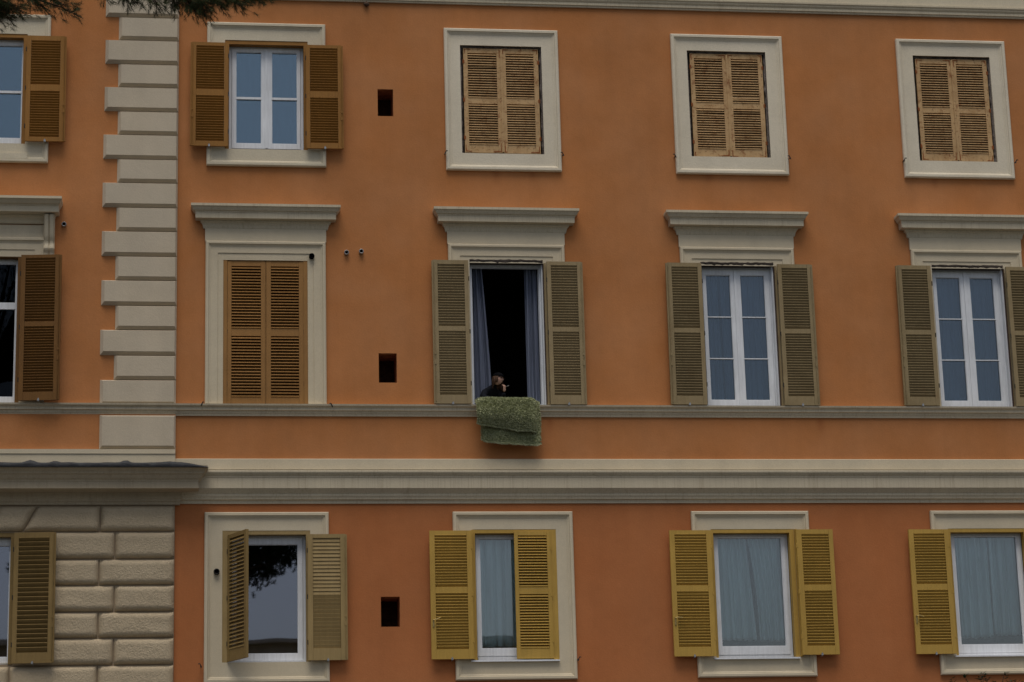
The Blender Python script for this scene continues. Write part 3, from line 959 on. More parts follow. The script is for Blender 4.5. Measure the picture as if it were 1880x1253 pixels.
# ------------------------------------------------------------------ windows
def window(hole, glass, fr, y=.10, bars=(), barw=.02, gm='glass', label=None, sashes=None, fw=None, open_=False, trans=None, zg=None, dy=0.0, room='room'):
    """hole: clear opening; fr: (x0,x1,z0,z1) of the white frame; glass: list of (x0,x1); zg: glass z0,z1"""
    root = empty('window', bld, world_loc=((hole[0] + hole[1]) / 2 * S, (y + dy) * S, hole[2] * S))
    if label: root['label'] = label
    x0, x1, z0, z1 = fr
    y += dy
    mb = MB()
    rect_frame(mb, x0, x1, z0, z1, .034, y, y + .07)
    mb.build('window_frame', 'white', root)
    # reveal lining between casing and frame
    if not open_:
        for (sx0, sx1), (g0, g1) in zip(sashes, glass):
            mb = MB()
            rect_frame(mb, sx0, sx1, z0 + .014, z1 - .030, 0, y - .012, y + .045, wl=g0 - sx0, wr=sx1 - g1, wb=zg[0] - z0 - .014, wt=z1 - .030 - zg[1])
            # glazing bead, a shallow step round the pane
            rect_frame(mb, g0, g1, zg[0], zg[1], .007, y - .004, y + .02)
            mb.build('sash', 'white', root)
            zz = [zg[0]] + [b for b in bars] + [zg[1]]
            for b in bars:
                mb = MB(); mb.box(g0, g1, y - .008, y + .035, b - barw / 2, b + barw / 2); mb.build('glazing_bar', 'white', root)
            for a, b in zip(zz, zz[1:]):
                lo_ = a + (barw / 2 if a != zg[0] else 0); hi_ = b - (barw / 2 if b != zg[1] else 0)
                mb = MB(); mb.box(g0 + .001, g1 - .001, y + .018, y + .022, lo_, hi_); mb.build('pane', gm, root)
        if len(sashes) == 2:
            xm = (sashes[0][1] + sashes[1][0]) / 2
            mb = MB(); mb.box(xm - .015, xm + .015, y - .024, y - .0125, z0 + .02, z1 - .036); mb.build('astragal', 'white', root)
    return root


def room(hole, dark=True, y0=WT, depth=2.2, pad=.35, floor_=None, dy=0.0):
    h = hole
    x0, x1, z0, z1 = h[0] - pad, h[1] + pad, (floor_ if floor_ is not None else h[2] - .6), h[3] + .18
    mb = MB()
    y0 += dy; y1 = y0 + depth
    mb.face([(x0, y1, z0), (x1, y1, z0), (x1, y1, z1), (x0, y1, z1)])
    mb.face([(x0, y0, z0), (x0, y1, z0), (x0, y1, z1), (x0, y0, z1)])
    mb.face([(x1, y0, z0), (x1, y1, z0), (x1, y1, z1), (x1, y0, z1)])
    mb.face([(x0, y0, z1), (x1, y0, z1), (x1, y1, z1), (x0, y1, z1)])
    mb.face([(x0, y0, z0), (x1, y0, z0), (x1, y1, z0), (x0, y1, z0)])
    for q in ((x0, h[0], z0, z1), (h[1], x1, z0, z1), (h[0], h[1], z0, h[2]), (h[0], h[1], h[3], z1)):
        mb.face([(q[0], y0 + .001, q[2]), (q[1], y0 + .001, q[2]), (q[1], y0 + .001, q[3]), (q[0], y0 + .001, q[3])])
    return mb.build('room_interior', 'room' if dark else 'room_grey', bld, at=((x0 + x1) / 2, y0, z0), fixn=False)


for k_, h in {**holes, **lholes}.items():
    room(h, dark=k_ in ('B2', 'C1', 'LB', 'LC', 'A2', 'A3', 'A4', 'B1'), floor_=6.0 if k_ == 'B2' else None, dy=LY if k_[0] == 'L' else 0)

ZA = (10.066, 11.299)
window(holes['A1'], [(.570, .893), (1.022, 1.346)], (.483, 1.422, 9.985, 11.372), sashes=[(.521, .955), (.959, 1.384)], zg=ZA, bars=(10.673,), barw=.030, gm='glass_mirror',
       label='white two-light window reflecting pale sky, top row between brown shutters')
window(lholes['LA'], [(LX - .436, LX - .112), (LX + .112, LX + .437)], (LX - .45 - .02, LX + .47, 9.985, 11.372), sashes=[(LX - .475, LX - .001), (LX + .001, LX + .475)], zg=ZA, bars=(10.678,), barw=.030, gm='glass_mirror', dy=LY,
       label='white window reflecting sky at the top left edge')
for key, o_ in (('B3', 0.0), ('B4', 3.037)):
    window(holes[key], [(6.530 + o_, 6.851 + o_), (6.979 + o_, 7.300 + o_)], (6.452 + o_, 7.396 + o_, 6.672, 8.510), sashes=[(6.490 + o_, 6.912 + o_), (6.916 + o_, 7.357 + o_)],
           zg=(6.768, 8.411), bars=(7.309, 7.854), barw=.013, label='white six-pane window with ' + ('parted net curtain' if o_ == 0 else 'plain dim net curtain at the right') + ', middle row')
window(holes['B2'], [], (3.496, 4.414, 6.672, 8.510), open_=True, label='open white window where a woman leans out above a green rug')
window(holes['C1'], [(.585, 1.332)], (.493, 1.423, 3.530, 5.055), sashes=[(.50, 1.386)], zg=(3.627, 4.952), gm='glass_clear', label='white window reflecting a pine crown behind a half open shutter')
mb = MB(); mb.box(.728, .738, .128, .136, 4.02, 4.13); mb.box(.722, .745, .124, .134, 4.115, 4.14); mb.build('window_handle', 'black', bld, at=(.733, .13, 4.07))
window(holes['C2'], [(3.548, 4.342)], (3.482, 4.409, 3.560, 5.060), sashes=[(3.500, 4.395)], zg=(3.664, 5.012), gm='glass_sky', label='white window half covered by a mustard shutter leaf')
window(holes['C3'], [(6.520, 7.332)], (6.452, 7.413, 3.545, 5.055), sashes=[(6.475, 7.378)], zg=(3.660, 5.012), gm='glass_sky', label='wide white window with parted white curtains, bottom row')
window(holes['C4'], [(9.560, 10.372)], (9.487, 10.438, 3.538, 5.055), sashes=[(9.512, 10.418)], zg=(3.655, 5.018), gm='glass_sky', label='white window with lightly parted curtains at the bottom right')
w_ = window(lholes['LB'], [(LX - .43, LX + .43)], (LX - .45, LX + .455, 6.68, 8.510), sashes=[(LX - .44, LX + .445)], zg=(6.76, 8.44), bars=(7.905,), barw=.085, gm='glass_dark', dy=LY, label='dark white-framed window with a thick transom left of the quoins')
window(lholes['LC'], [(LX - .43, LX + .44)], (LX - .47, LX + .47, 3.53, 5.045), sashes=[(LX - .46, LX + .465)], zg=(3.612, 4.945), gm='glass_clear', dy=LY, label='white window reflecting foliage among the rough stone blocks')
for a, b in ((3.4335, 3.4505), (7.4755, 7.4985), (10.5005, 10.5235)):
    mb = MB(); mb.box(a, b, -.064, -.0185, 3.516, 5.095); mb.build('hinge_post', 'mustard', bld, at=(a, 0, 3.516))
# sill boards of the bottom row
for key, a, b in (('C2', 3.400, 4.480), ('C3', 6.385, 7.460), ('C4', 9.425, 10.54)):
    mb = MB(); mb.box(a, b, -.058, -.0185, 3.490, 3.508); mb.box(a, b, -.0185, .10, 3.500, 3.5115)
    mb.build('window_sill', 'white', bld, at=((a + b) / 2, 0, 3.49))
    h = holes[key]; mb = MB(); mb.box(h[0] + .052, h[1] - .062, .088, .168, 3.5125, 3.562 if key == 'C2' else 3.547); mb.build('sill_rail', 'white', bld, at=((a + b) / 2, .09, 3.5125))
mb = MB(); mb.box(.50, 1.42, .02, .098, 3.5165, 3.530); mb.build('window_sill', 'white', bld, at=(1, 0, 3.5))
# little handle on the inner sash
# crumbling mortar over the three openings
for key in ('B2', 'B3', 'B4'):
    h = holes[key]
    mb = MB()
    N = 26
    rows = []
    for j, (yy, zz) in enumerate(((-.0200, 8.5480), (-.0210, 8.538), (-.012, 8.505), (.06, 8.500))):
        rows.append([(h[0] + (h[1] - h[0]) * i / N, yy - (abs(noise.noise(Vector((i * .7, j, h[0])))) * .006 if j else 0), zz + noise.noise(Vector((i * .9, j * 2, h[0] + 4))) * (.010, .004, .014, 0)[j]) for i in range(N + 1)])
    mb.strip(rows)
    mb.build('broken_lintel', 'old_mortar', bld, at=((h[0] + h[1]) / 2, 0, 8.52), fixn=False)

# white reveal linings between the frame and the old opening
for key in ('B2', 'B3', 'B4'):
    h = holes[key]
    for a, b, y0_ in ((h[0] - .004, h[0] + .010, .05), (h[1] - .018, h[1] + .004, .022)):
        mb = MB(); mb.box(a, b, y0_, .171, 6.672, 8.510); mb.build('reveal_lining', 'white', bld, at=(a, .05, 6.67))
for key, b in (('B2', 4.457), ('B3', 7.432), ('B4', 10.452)):
    h = holes[key]
    mb = MB(); mb.box(h[1] + .007, b - .003, -.050, -.0175, 6.672, 8.50); mb.box(h[1] - .001, h[1] + .0065, -.0185, .02, 6.672, 8.50, 1)
    mb.build('shutter_casing', ['khaki2', 'rust_wood'], bld, at=(b, 0, 6.67))
# opened inward sashes of the woman's window
for sx, hx in ((1, 3.535), (-1, 4.375)):
    sash = empty('sash', bld, world_loc=(hx * S, .15 * S, 6.70 * S), rot=(0, 0, sx * R_(96)))
    mb = MB(); rect_frame(mb, 0, sx * .40 if sx > 0 else 0, 0, 1.76, .04, 0, .035) if sx > 0 else rect_frame(mb, -.40, 0, 0, 1.76, .04, 0, .035)
    mb.build('sash_frame', 'white', sash, local=True)
    mb = MB(); mb.box(min(0, sx * .40) + .04, max(0, sx * .40) - .04, .015, .019, .04, 1.72); mb.build('pane', 'glass', sash, local=True)

# ------------------------------------------------------------------ curtains (hang from their rails: things of their own)
def curtain(xa, xb, z0, z1, y, mat, label, group, top_w=None, n=9, amp=.018, ragged=.006, bend=None, seed=0):
    mb = MB()
    NU, NV = 90, 26
    rows = []
    rd = random.Random(seed)
    ph = [rd.uniform(0, 6.28) for _ in range(4)]
    for j in range(NV + 1):
        v = j / NV
        z = z0 + (z1 - z0) * v
        row = []
        for i in range(NU + 1):
            u = i / NU
            a, b = (bend(v) if bend else (xa, xb))
            x = a + (b - a) * u
            ps = u * n * 6.283
            yy = 1.7 * amp * (sin(ps + ph[0] + .8 * sin(v * 2 + ph[3])) * .6 + sin(ps * .47 + ph[1] + v) * .5 + sin(ps * 1.9 + ph[2] - v * 1.4) * .25)
            x += .25 * amp * sin(ps * 1.0 + ph[0])
            row.append((x, y + yy, z + (noise.noise(Vector((u * 6, seed, 1))) * ragged if j == 0 else 0)))
        rows.append(row)
    mb.strip(rows)
    me = mb.mesh('curtain', mat, smooth=True, fixn=False)
    o = bpy.data.objects.new('curtain', me)
    setup(o, None, Matrix())
    c = Vector(((xa + xb) / 2, y, z1)) * S
    me.transform(Matrix.Translation(-c)); o.location = c; WM[o.name] = Matrix.Translation(c)
    sm = o.modifiers.new('cloth', 'SOLIDIFY'); sm.thickness = .002
    tag(o, label=label, category='curtain', group=group)
    return o


G = 'curtains hanging inside the windows'
curtain(3.55, 3.74, 6.70, 8.52, .21, 'sheer_blue', 'blue-white curtain drawn to the left behind the leaning woman', G, n=4, amp=.020, bend=lambda v: (3.545, 3.765 - .10 * v ** 1.4), seed=1)
curtain(4.20, 4.37, 6.70, 8.52, .21, 'sheer_blue', 'blue-white curtain hanging at the right of the open dark window', G, n=4, amp=.016, bend=lambda v: (4.215, 4.375), seed=2)
curtain(3.50, 4.40, 3.70, 5.06, .24, 'sheer', 'pale sheer curtain behind the half-shuttered mustard window', G, n=8, amp=.034, seed=3)
curtain(6.47, 6.95, 3.755, 5.06, .22, 'sheer', 'white curtain panel left of the parting in the wide bottom window', G, n=8, amp=.034, bend=lambda v: (6.46, 6.985 - .07 * v), seed=4)
curtain(6.95, 7.40, 3.745, 5.06, .23, 'sheer', 'white curtain panel right of the parting in the wide bottom window', G, n=8, amp=.034, bend=lambda v: (7.025 - .10 * v ** 2, 7.41), seed=5)
curtain(9.5, 10.05, 3.760, 5.06, .22, 'sheer', 'white curtain panel left of the parting in the bottom right window', G, n=9, amp=.034, bend=lambda v: (9.50, 10.035), seed=6)
curtain(10.05, 10.42, 3.790, 5.06, .23, 'sheer', 'white curtain panel right of the parting in the bottom right window', G, n=7, amp=.034, bend=lambda v: (10.045, 10.43), seed=7)
curtain(6.46, 6.74, 6.72, 8.50, .24, 'sheer_dim', 'dim net curtain left of the gap in the three-pane window second from the right', G, n=5, amp=.018, bend=lambda v: (6.47, 6.735 - .03 * v), seed=8)
curtain(6.77, 7.38, 6.72, 8.50, .25, 'sheer_dim', 'dim net curtain right of the gap in the three-pane window second from the right', G, n=9, amp=.015, bend=lambda v: (6.765 - .02 * v, 7.38), seed=9)
curtain(9.50, 10.42, 6.72, 8.50, .25, 'sheer_dim', 'plain dim net curtain across the rightmost three-pane window', G, n=12, amp=.010, seed=10)
curtain(.49, 1.42, 10.0, 11.38, .24, 'sheer_dim', 'plain dim blind curtain in the top window between brown shutters', G, n=6, amp=.004, seed=11)

# ------------------------------------------------------------------ fittings on the wall
def vent(x, z, label, mat='steel', r=.030, y=0.0, black=False):
    t = empty('wall_vent', None, world_loc=(x * S, y * S, z * S), label=label, category='wall vent', group=None if black else 'round pipe ends on the wall')
    mb = MB()
    rings = []
    for rr, yy in ((r, 0), (r, -.045), (r * .86, -.050), (r * .72, -.048), (r * .70, -.015)):
        rings.append([(rr * cos(a), yy, rr * sin(a)) for a in [2 * pi * i / 20 for i in range(20)]])
    mb.strip(rings, closed=True)
    mb.build('pipe_collar', mat, t, local=True, fixn=False, smooth=True)
    mb = MB(); mb.face([(r * .71 * cos(a), -.018, r * .71 * sin(a)) for a in [2 * pi * i / 20 for i in range(20)]]); 
    mb.box(-r * .7, r * .7, -.030, -.026, -.003, .003); mb.box(-.003, .003, -.0255, -.020, -r * .68, r * .68)
    mb.build('grille', 'black', t, local=True, fixn=False)
    return t


vent(1.946, 8.612, 'left of the two small steel pipe ends right of the closed chestnut shutters')
vent(2.130, 8.629, 'right of the two small steel pipe ends left of the khaki shutter')
vent(-1.532, 8.920, 'small round pipe end beside the console of the wing window', y=LY)
vent(1.511, 8.555, 'black round hole at the top right corner of the closed chestnut shutters', 'black', .034, y=-.018, black=True)
vent(.352, 4.601, 'black round hole in the surround left of the half open drab shutter', 'iron', .036, y=-.018, black=True)
# wasp nest under the eaves moulding
mb = MB()
rings = []
for j in range(9):
    t = j / 8
    rr = .036 * sin(pi * min(.98, t + .02)) ** .6
    rings.append([(rr * cos(a) * (1 + .15 * sin(3 * a + j)), -.03 + rr * sin(a) * .8, .055 * (t - .5) * 1.3) for a in [2 * pi * i / 12 for i in range(12)]])
mb.strip(rings, closed=True)
o = mb.build('wasp_nest', 'bark', None, local=True, smooth=True, fixn=False); o.location = Vector((2.232, 0, 11.945)) * S
tag(o, label='small brown insect nest stuck under the top moulding', category='nest')

# hooks beside the closed top windows
def hook(x, z, s_, parent=bld):
    mb = MB()
    mb.tube([(x, .0, z), (x, -.085, z)], .006, 6)
    mb.tube([(x, -.085, z), (x + s_ * .012, -.090, z + .022), (x + s_ * .03, -.088, z + .018)], .0065, 6)
    mb.tube([(x, -.085, z), (x - s_ * .008, -.088, z - .025)], .008, 6)
    mb.build('shutter_hook', 'iron', parent, at=(x, 0, z))


for x, z in ((3.208, 9.935), (4.716, 9.94), (6.174, 9.945), (7.682, 9.95), (9.208, 9.948), (10.712, 9.95), (.165, 6.655), (1.745, 6.645), (4.705, 3.51), (.170, 3.475)):
    hook(x, z, random.choice((-1, 1)))
for x, z in ((3.14, 3.49), (4.74, 3.50)):
    pass

# ------------------------------------------------------------------ green rug over the sill
rug = empty('shag_rug', None, world_loc=(3.91 * S, -.12 * S, 6.68 * S), label='green shaggy rug folded over the sill of the open window', category='rug')


def drape(name, xl, xr, zbl, zbr, yo, ytop, z_edge, inner, seed, hair):
    """a layer hanging from the sill edge; returns nothing"""
    NU, NV = 44, 34
    P = []
    for j in range(NV + 1):
        v = j / NV
        row = []
        for i in range(NU + 1):
            u = i / NU
            ex = min(u, 1 - u)
            cr_ = (1 - min(1, ex / .07)) ** 2
            zb = zbl + (zbr - zbl) * u + noise.noise(Vector((u * 5, seed, 0))) * .016 + (.030 if yo < .2 else .016) * cr_
            x_ = xl + (xr - xl) * u + noise.noise(Vector((v * 4, seed, 9))) * .010
            # arc: inside the room -> over the edge -> down
            if v < .18:
                t = v / .18
                y = inner + (-yo * .55 - inner) * t
                z = z_edge - .01 * (1 - t)
            elif v < .36:
                t = (v - .18) / .18 * pi / 2
                y = -yo * .55 - sin(t) * yo * .45
                z = z_edge - .045 * (1 - cos(t))
            else:
                t = (v - .36) / .64
                y = -yo - .012 * sin(t * 3)
                z = z_edge - .045 + (zb - z_edge + .045) * t
            if v >= .18: z -= .018 * cr_ * (1 - v); y -= (.022 if yo > .2 else .004) * sin(pi * min(1, max(0, (v - .36) / .64)) ** 1.6)
            y += noise.noise(Vector((u * 3, v * 2.5, seed + 3))) * .034
            y += .030 * cr_
            row.append(Vector((x_, y, z)))
        P.append(row)
    mb = MB(); mb.strip(P)
    me = mb.mesh(name, 'rugback', smooth=True, fixn=False)
    o = bpy.data.objects.new(name, me); setup(o, rug, wmat(rug).inverted())
    sm = o.modifiers.new('thickness', 'SOLIDIFY'); sm.thickness = .042; sm.offset = 0
    # pile
    hb = MB(); rd = random.Random(seed)
    rug_c = wmat(rug).to_translation() / S
    for _ in range(hair):
        fj = rd.uniform(NV * .14, NV - .001); fi = rd.uniform(0, NU - .001)
        if rd.random() < .12: fj = NV - .001 - rd.random() * .8
        if rd.random() < .06: fi = rd.choice((.05, NU - .06))
        i, j = int(fi), int(fj)
        a, b, c = P[j][i], P[j][i + 1], P[j + 1][i]
        p = a + (b - a) * (fi - i) + (c - a) * (fj - j)
        nr = (b - a).cross(c - a).normalized()
        if nr.y > 0: nr = -nr
        if fj > NV - 1.2: nr = (nr + Vector((0, 0, -1))).normalized()
        if fi < .2: nr = (nr + Vector((-1.0, 0, 0))).normalized()
        if fi > NU - .3: nr = (nr + Vector((1.0, 0, 0))).normalized()
        p = p + nr * .014
        L = rd.uniform(.012, .023)
        d = (nr * 1.0 + Vector((rd.uniform(-.8, .8), rd.uniform(-.2, .2), rd.uniform(-1.3, .35)))).normalized()
        s_ = d.cross(Vector((rd.uniform(-1, 1), rd.uniform(-1, 1), rd.uniform(-1, 1)))).normalized() * rd.uniform(.0028, .0052)
        q = p + d * L
        hb.v += [tuple(p - s_), tuple(p + s_), tuple(q + s_ * .5), tuple(q - s_ * .5)]
        k = len(hb.v) - 4
        hb.f.append((k, k + 1, k + 2, k + 3)); hb.mi.append(0)
    hb.build('pile', 'shag', o if False else rug, fixn=False, kind='stuff')


drape('lower_fold', 3.598, 4.292, 6.188, 6.130, .155, 0, 6.690, .06, 3, 11000)
drape('upper_fold', 3.540, 4.232, 6.392, 6.292, .225, 0, 6.712, .05, 8, 13000)

# ------------------------------------------------------------------ the woman at the window (metres, origin on the room floor)
SX, SZ = 3.80 * S, 6.0 * S
per = empty('person', None, world_loc=(SX, 0, SZ), label='woman in dark coat and black cap leaning out of the open window', category='person')
hZ = (7.000 - 6.0) * S            # head centre above the floor
sillz = .69 * S


def skin_mesh(name, joints, edges, mat, sub=2, parent=None, root=0):
    me = bpy.data.meshes.new(name)
    me.from_pydata([j[0] for j in joints], edges, [])
    o = bpy.data.objects.new(name, me)
    setup(o, parent, Matrix())
    sk_ = o.modifiers.new('skin', 'SKIN'); sk_.use_smooth_shade = True
    if not me.skin_vertices: me.skin_vertices.new()
    for i, j in enumerate(joints):
        r = j[1] if isinstance(j[1], tuple) else (j[1], j[1])
        me.skin_vertices[0].data[i].radius = r
        me.skin_vertices[0].data[i].use_root = (i == root)
    sb = o.modifiers.new('sub', 'SUBSURF'); sb.levels = sub; sb.render_levels = sub
    me.materials.append(M[mat])
    return o


hx, hy = .0, -.03               # head position
J = [((-.16, .62, .86), (.15, .12)),        # 0 pelvis
     ((-.15, .50, 1.02), (.13, .10)),       # 1 waist
     ((-.13, .30, 1.13), (.15, .11)),       # 2 chest
     ((-.09, .15, 1.215), (.12, .085)),     # 3 upper chest
     ((-.045, .06, 1.285), (.050, .050)),   # 4 neck base
     ((-.015, .01, 1.335), (.043, .043)),   # 5 neck
     ((-.20, .10, 1.185), .068),            # 6 right shoulder (screen left)
     ((-.245, -.02, 1.07), .055),           # 7 its elbow above the sill
     ((-.12, -.10, 1.035), .038),           # 8 wrist on the rug
     ((.055, .17, 1.165), .062),            # 9 other shoulder
     ((.105, .00, 1.050), .050),            # 10 elbow
     ((.115, -.075, 1.150), .034),          # 11 wrist raised to the chin
     ((-.24, .66, .80), .095), ((-.24, .60, .46), .062), ((-.24, .66, .10), .042), ((-.24, .55, .04), .036),
     ((-.06, .66, .80), .095), ((-.06, .58, .46), .062), ((-.06, .66, .10), .042), ((-.06, .55, .04), .036)]
E_ = [(0, 1), (1, 2), (2, 3), (3, 4), (4, 5), (3, 6), (6, 7), (7, 8), (3, 9), (9, 10), (10, 11), (0, 12), (12, 13), (13, 14), (14, 15), (0, 16), (16, 17), (17, 18), (18, 19)]
body = skin_mesh('body', J, E_, 'wool', 2, per)
# head: one smooth surface with brow, nose, lips, chin and ears; the face looks to +x and slightly out and down
HR = Euler((R_(6), R_(10), R_(52))).to_matrix()
Hc = Vector((hx + .02, hy - .02, hZ - .006))
bm = bmesh.new()
bmesh.ops.create_uvsphere(bm, u_segments=40, v_segments=30, radius=1)
for v in bm.verts:
    x, y, z = v.co                      # local: -y is the face, z up
    px, py, pz = x * .072, y * .090, z * .108
    if z < 0: px *= 1 - .28 * z * z; py *= 1 - .10 * z * z
    def g(cx, cz, sx, sz, front=True):
        if front and y > -.2: return 0
        return math.exp(-((px - cx) / sx) ** 2 - ((pz - cz) / sz) ** 2)
    py -= .022 * g(0, -.018, .010, .016)         # nose tip
    py -= .012 * g(0, .004, .007, .026)          # bridge
    py += .010 * g(.027, .010, .014, .009) + .010 * g(-.027, .010, .014, .009)   # eye sockets
    py -= .005 * g(0, .034, .04, .010)           # brow
    py -= .008 * g(0, -.050, .018, .006) + .007 * g(0, -.062, .016, .006)        # lips
    py += .005 * g(0, -.056, .016, .0022)
    py -= .010 * g(0, -.088, .020, .014)         # chin
    v.co = (px, py, pz)
for sx in (-1, 1):                      # ears
    r = bmesh.ops.create_uvsphere(bm, u_segments=10, v_segments=8, radius=1)
    for v in r['verts']: v.co = Vector((sx * .074 + v.co.x * .008, .010 + v.co.y * .017, -.004 + v.co.z * .030))
me = bpy.data.meshes.new('head'); bm.to_mesh(me); bm.free()
me.transform(HR.to_4x4()); me.polygons.foreach_set('use_smooth', [True] * len(me.polygons)); me.materials.append(M['skin'])
head = place('head', me, per, Matrix.Translation(Hc))
for sx in (-1, 1):
    bm = bmesh.new(); bmesh.ops.create_uvsphere(bm, u_segments=10, v_segments=8, radius=.0095)
    me = bpy.data.meshes.new('eye'); bm.to_mesh(me); bm.free(); me.materials.append(M['iron'])
    place('eye', me, head, Matrix.Translation(HR @ Vector((sx * .027, -.076, .010))))
# cap: a soft crown with a short brim
bm = bmesh.new(); bmesh.ops.create_uvsphere(bm, u_segments=28, v_segments=18, radius=1)
for v in bm.verts:
    x, y, z = v.co
    if z < -.05: z = -.05
    f = 1 + .10 * max(0, .5 - abs(z - .3))
    v.co = HR @ Vector((x * .086 * f, y * .102 * f + .008, .040 + z * .078))
me = bpy.data.meshes.new('cap'); bm.to_mesh(me); bm.free(); me.polygons.foreach_set('use_smooth', [True] * len(me.polygons)); me.materials.append(M['felt'])
cap = place('cap', me, per, Matrix.Translation(Hc))
mb = MB()
br = [[HR @ Vector((.080 * sin(a), -.088 * cos(a) - k * .050 * cos(a) + .006, .040 - k * .012 - .004 * j)) for a in [R_(t) for t in range(-70, 71, 10)]] for k, j in ((0, 0), (1, 0), (1, 1), (0, 1))]
mb.strip([[tuple(p) for p in r] for r in br + [br[0]]]); me = mb.mesh('brim', 'felt', scale=1, fixn=False)
place('brim', me, cap, Matrix())
bm = bmesh.new(); bmesh.ops.create_uvsphere(bm, u_segments=30, v_segments=22, radius=1)
kill = [v for v in bm.verts if v.co.z < -.75 or (v.co.y < -.52 and v.co.z < .45)]
bmesh.ops.delete(bm, geom=kill, context='VERTS')
for v in bm.verts:
    x, y, z = v.co
    k = 1 + .05 * noise.noise(Vector((x * 6, y * 6, z * 2)))
    v.co = HR @ Vector((x * .084 * k, y * .102 * k + .006, z * .116))
me = bpy.data.meshes.new('hair_mass'); bm.to_mesh(me); bm.free(); me.polygons.foreach_set('use_smooth', [True] * len(me.polygons)); me.materials.append(M['hair'])
o = place('hair_mass', me, per, Matrix.Translation(Hc)); sm = o.modifiers.new('t', 'SOLIDIFY'); sm.thickness = .008
# hair falling over the shoulder: tapered locks
mb = MB(); rd = random.Random(5)
for i in range(46):
    a = R_(rd.uniform(95, 262)) if i > 12 else R_(rd.uniform(60, 100))
    st = HR @ Vector((sin(a) * .076, -cos(a) * .092 + .006, rd.uniform(.0, .04)))
    dn = rd.uniform(.15, .22) if i <= 12 else rd.uniform(.09, .20)
    sway = Vector((.02 if i <= 12 else -.005, -.035 if i <= 12 else .0, 0))
    pts = [st, st + Vector((st.x * .12, st.y * .10, -dn * .35)), st + sway * .6 + Vector((st.x * .05, 0, -dn * .7)), st + sway + Vector((rd.uniform(-.02, .02), rd.uniform(-.01, .01), -dn))]
    mb.tube(pts, [.010, .013, .010, .002], 6)
me = mb.mesh('hair', 'hair', scale=1, smooth=True)
place('hair', me, per, Matrix.Translation(Hc))
# hands
def hand(wr, dirv, palmn, curl, name='hand'):
    d = Vector(dirv).normalized(); n0 = Vector(palmn); n0 = (n0 - d * n0.dot(d)).normalized(); s0 = d.cross(n0)
    wr = Vector(wr)
    def P(a, b, c): return tuple(wr + d * a + s0 * b + n0 * c)
    joints = [(P(0, 0, 0), (.021, .016)), (P(.045, 0, 0), (.034, .013)), (P(.080, 0, 0), (.036, .012))]
    edges = [(0, 1), (1, 2)]
    for fi, (off, ln) in enumerate(((-.028, .070), (-.010, .078), (.009, .073), (.027, .058))):
        c1, c2, c3 = curl, curl * 2, curl * 2.9
        p = Vector((.085, off, 0)); idx = 2
        for seg, (fr_, cc) in enumerate(((.42, c1), (.32, c2), (.26, c3))):
            p = p + Vector((cos(cc), 0, sin(cc))) * ln * fr_
            joints.append((P(*p), (.0085 - seg * .0012,) * 2)); edges.append((idx, len(joints) - 1)); idx = len(joints) - 1
    joints.append((P(.028, -.036, .008), (.011, .011))); edges.append((1, len(joints) - 1))
    joints.append((P(.055, -.048, .022), (.0095, .0095))); edges.append((len(joints) - 2, len(joints) - 1))
    joints.append((P(.075, -.044, .034), (.008, .008))); edges.append((len(joints) - 2, len(joints) - 1))
    return skin_mesh(name, joints, edges, 'skin', 1, per)


hand((.115, -.080, 1.160), (.10, -.12, 1.0), (-.55, .6, 0), .55)
hand((-.105, -.105, 1.035), (1, -.25, -.05), (0, .2, -1), .28)
mb = MB(); mb.tube([(.150, -.125, 1.245), (.195, -.148, 1.255)], .0032, 8); me = mb.mesh('cigarette', 'paper', scale=1)
o = place('cigarette', me, None, Matrix.Translation(Vector((SX, 0, SZ)))); tag(o, label='thin pale cigarette held in the leaning woman\'s raised hand', category='cigarette')

# ------------------------------------------------------------------ pines, shrub
def tuft(mb, c, axis, L, n, w, rd, spread=.9):
    axis = Vector(axis).normalized()
    for _ in range(n):
        d = (axis + Vector((rd.gauss(0, spread), rd.gauss(0, spread), rd.gauss(0, spread))) * .62).normalized()
        b = Vector(c) - axis * rd.uniform(0, L * .9)
        s_ = d.cross(Vector((rd.gauss(0, 1), rd.gauss(0, 1), rd.gauss(0, 1)))).normalized() * w
        l = L * rd.uniform(.65, 1.1)
        k = len(mb.v)
        mb.v += [tuple(b - s_), tuple(b + s_), tuple(b + d * l)]
        mb.f.append((k, k + 1, k + 2)); mb.mi.append(0)


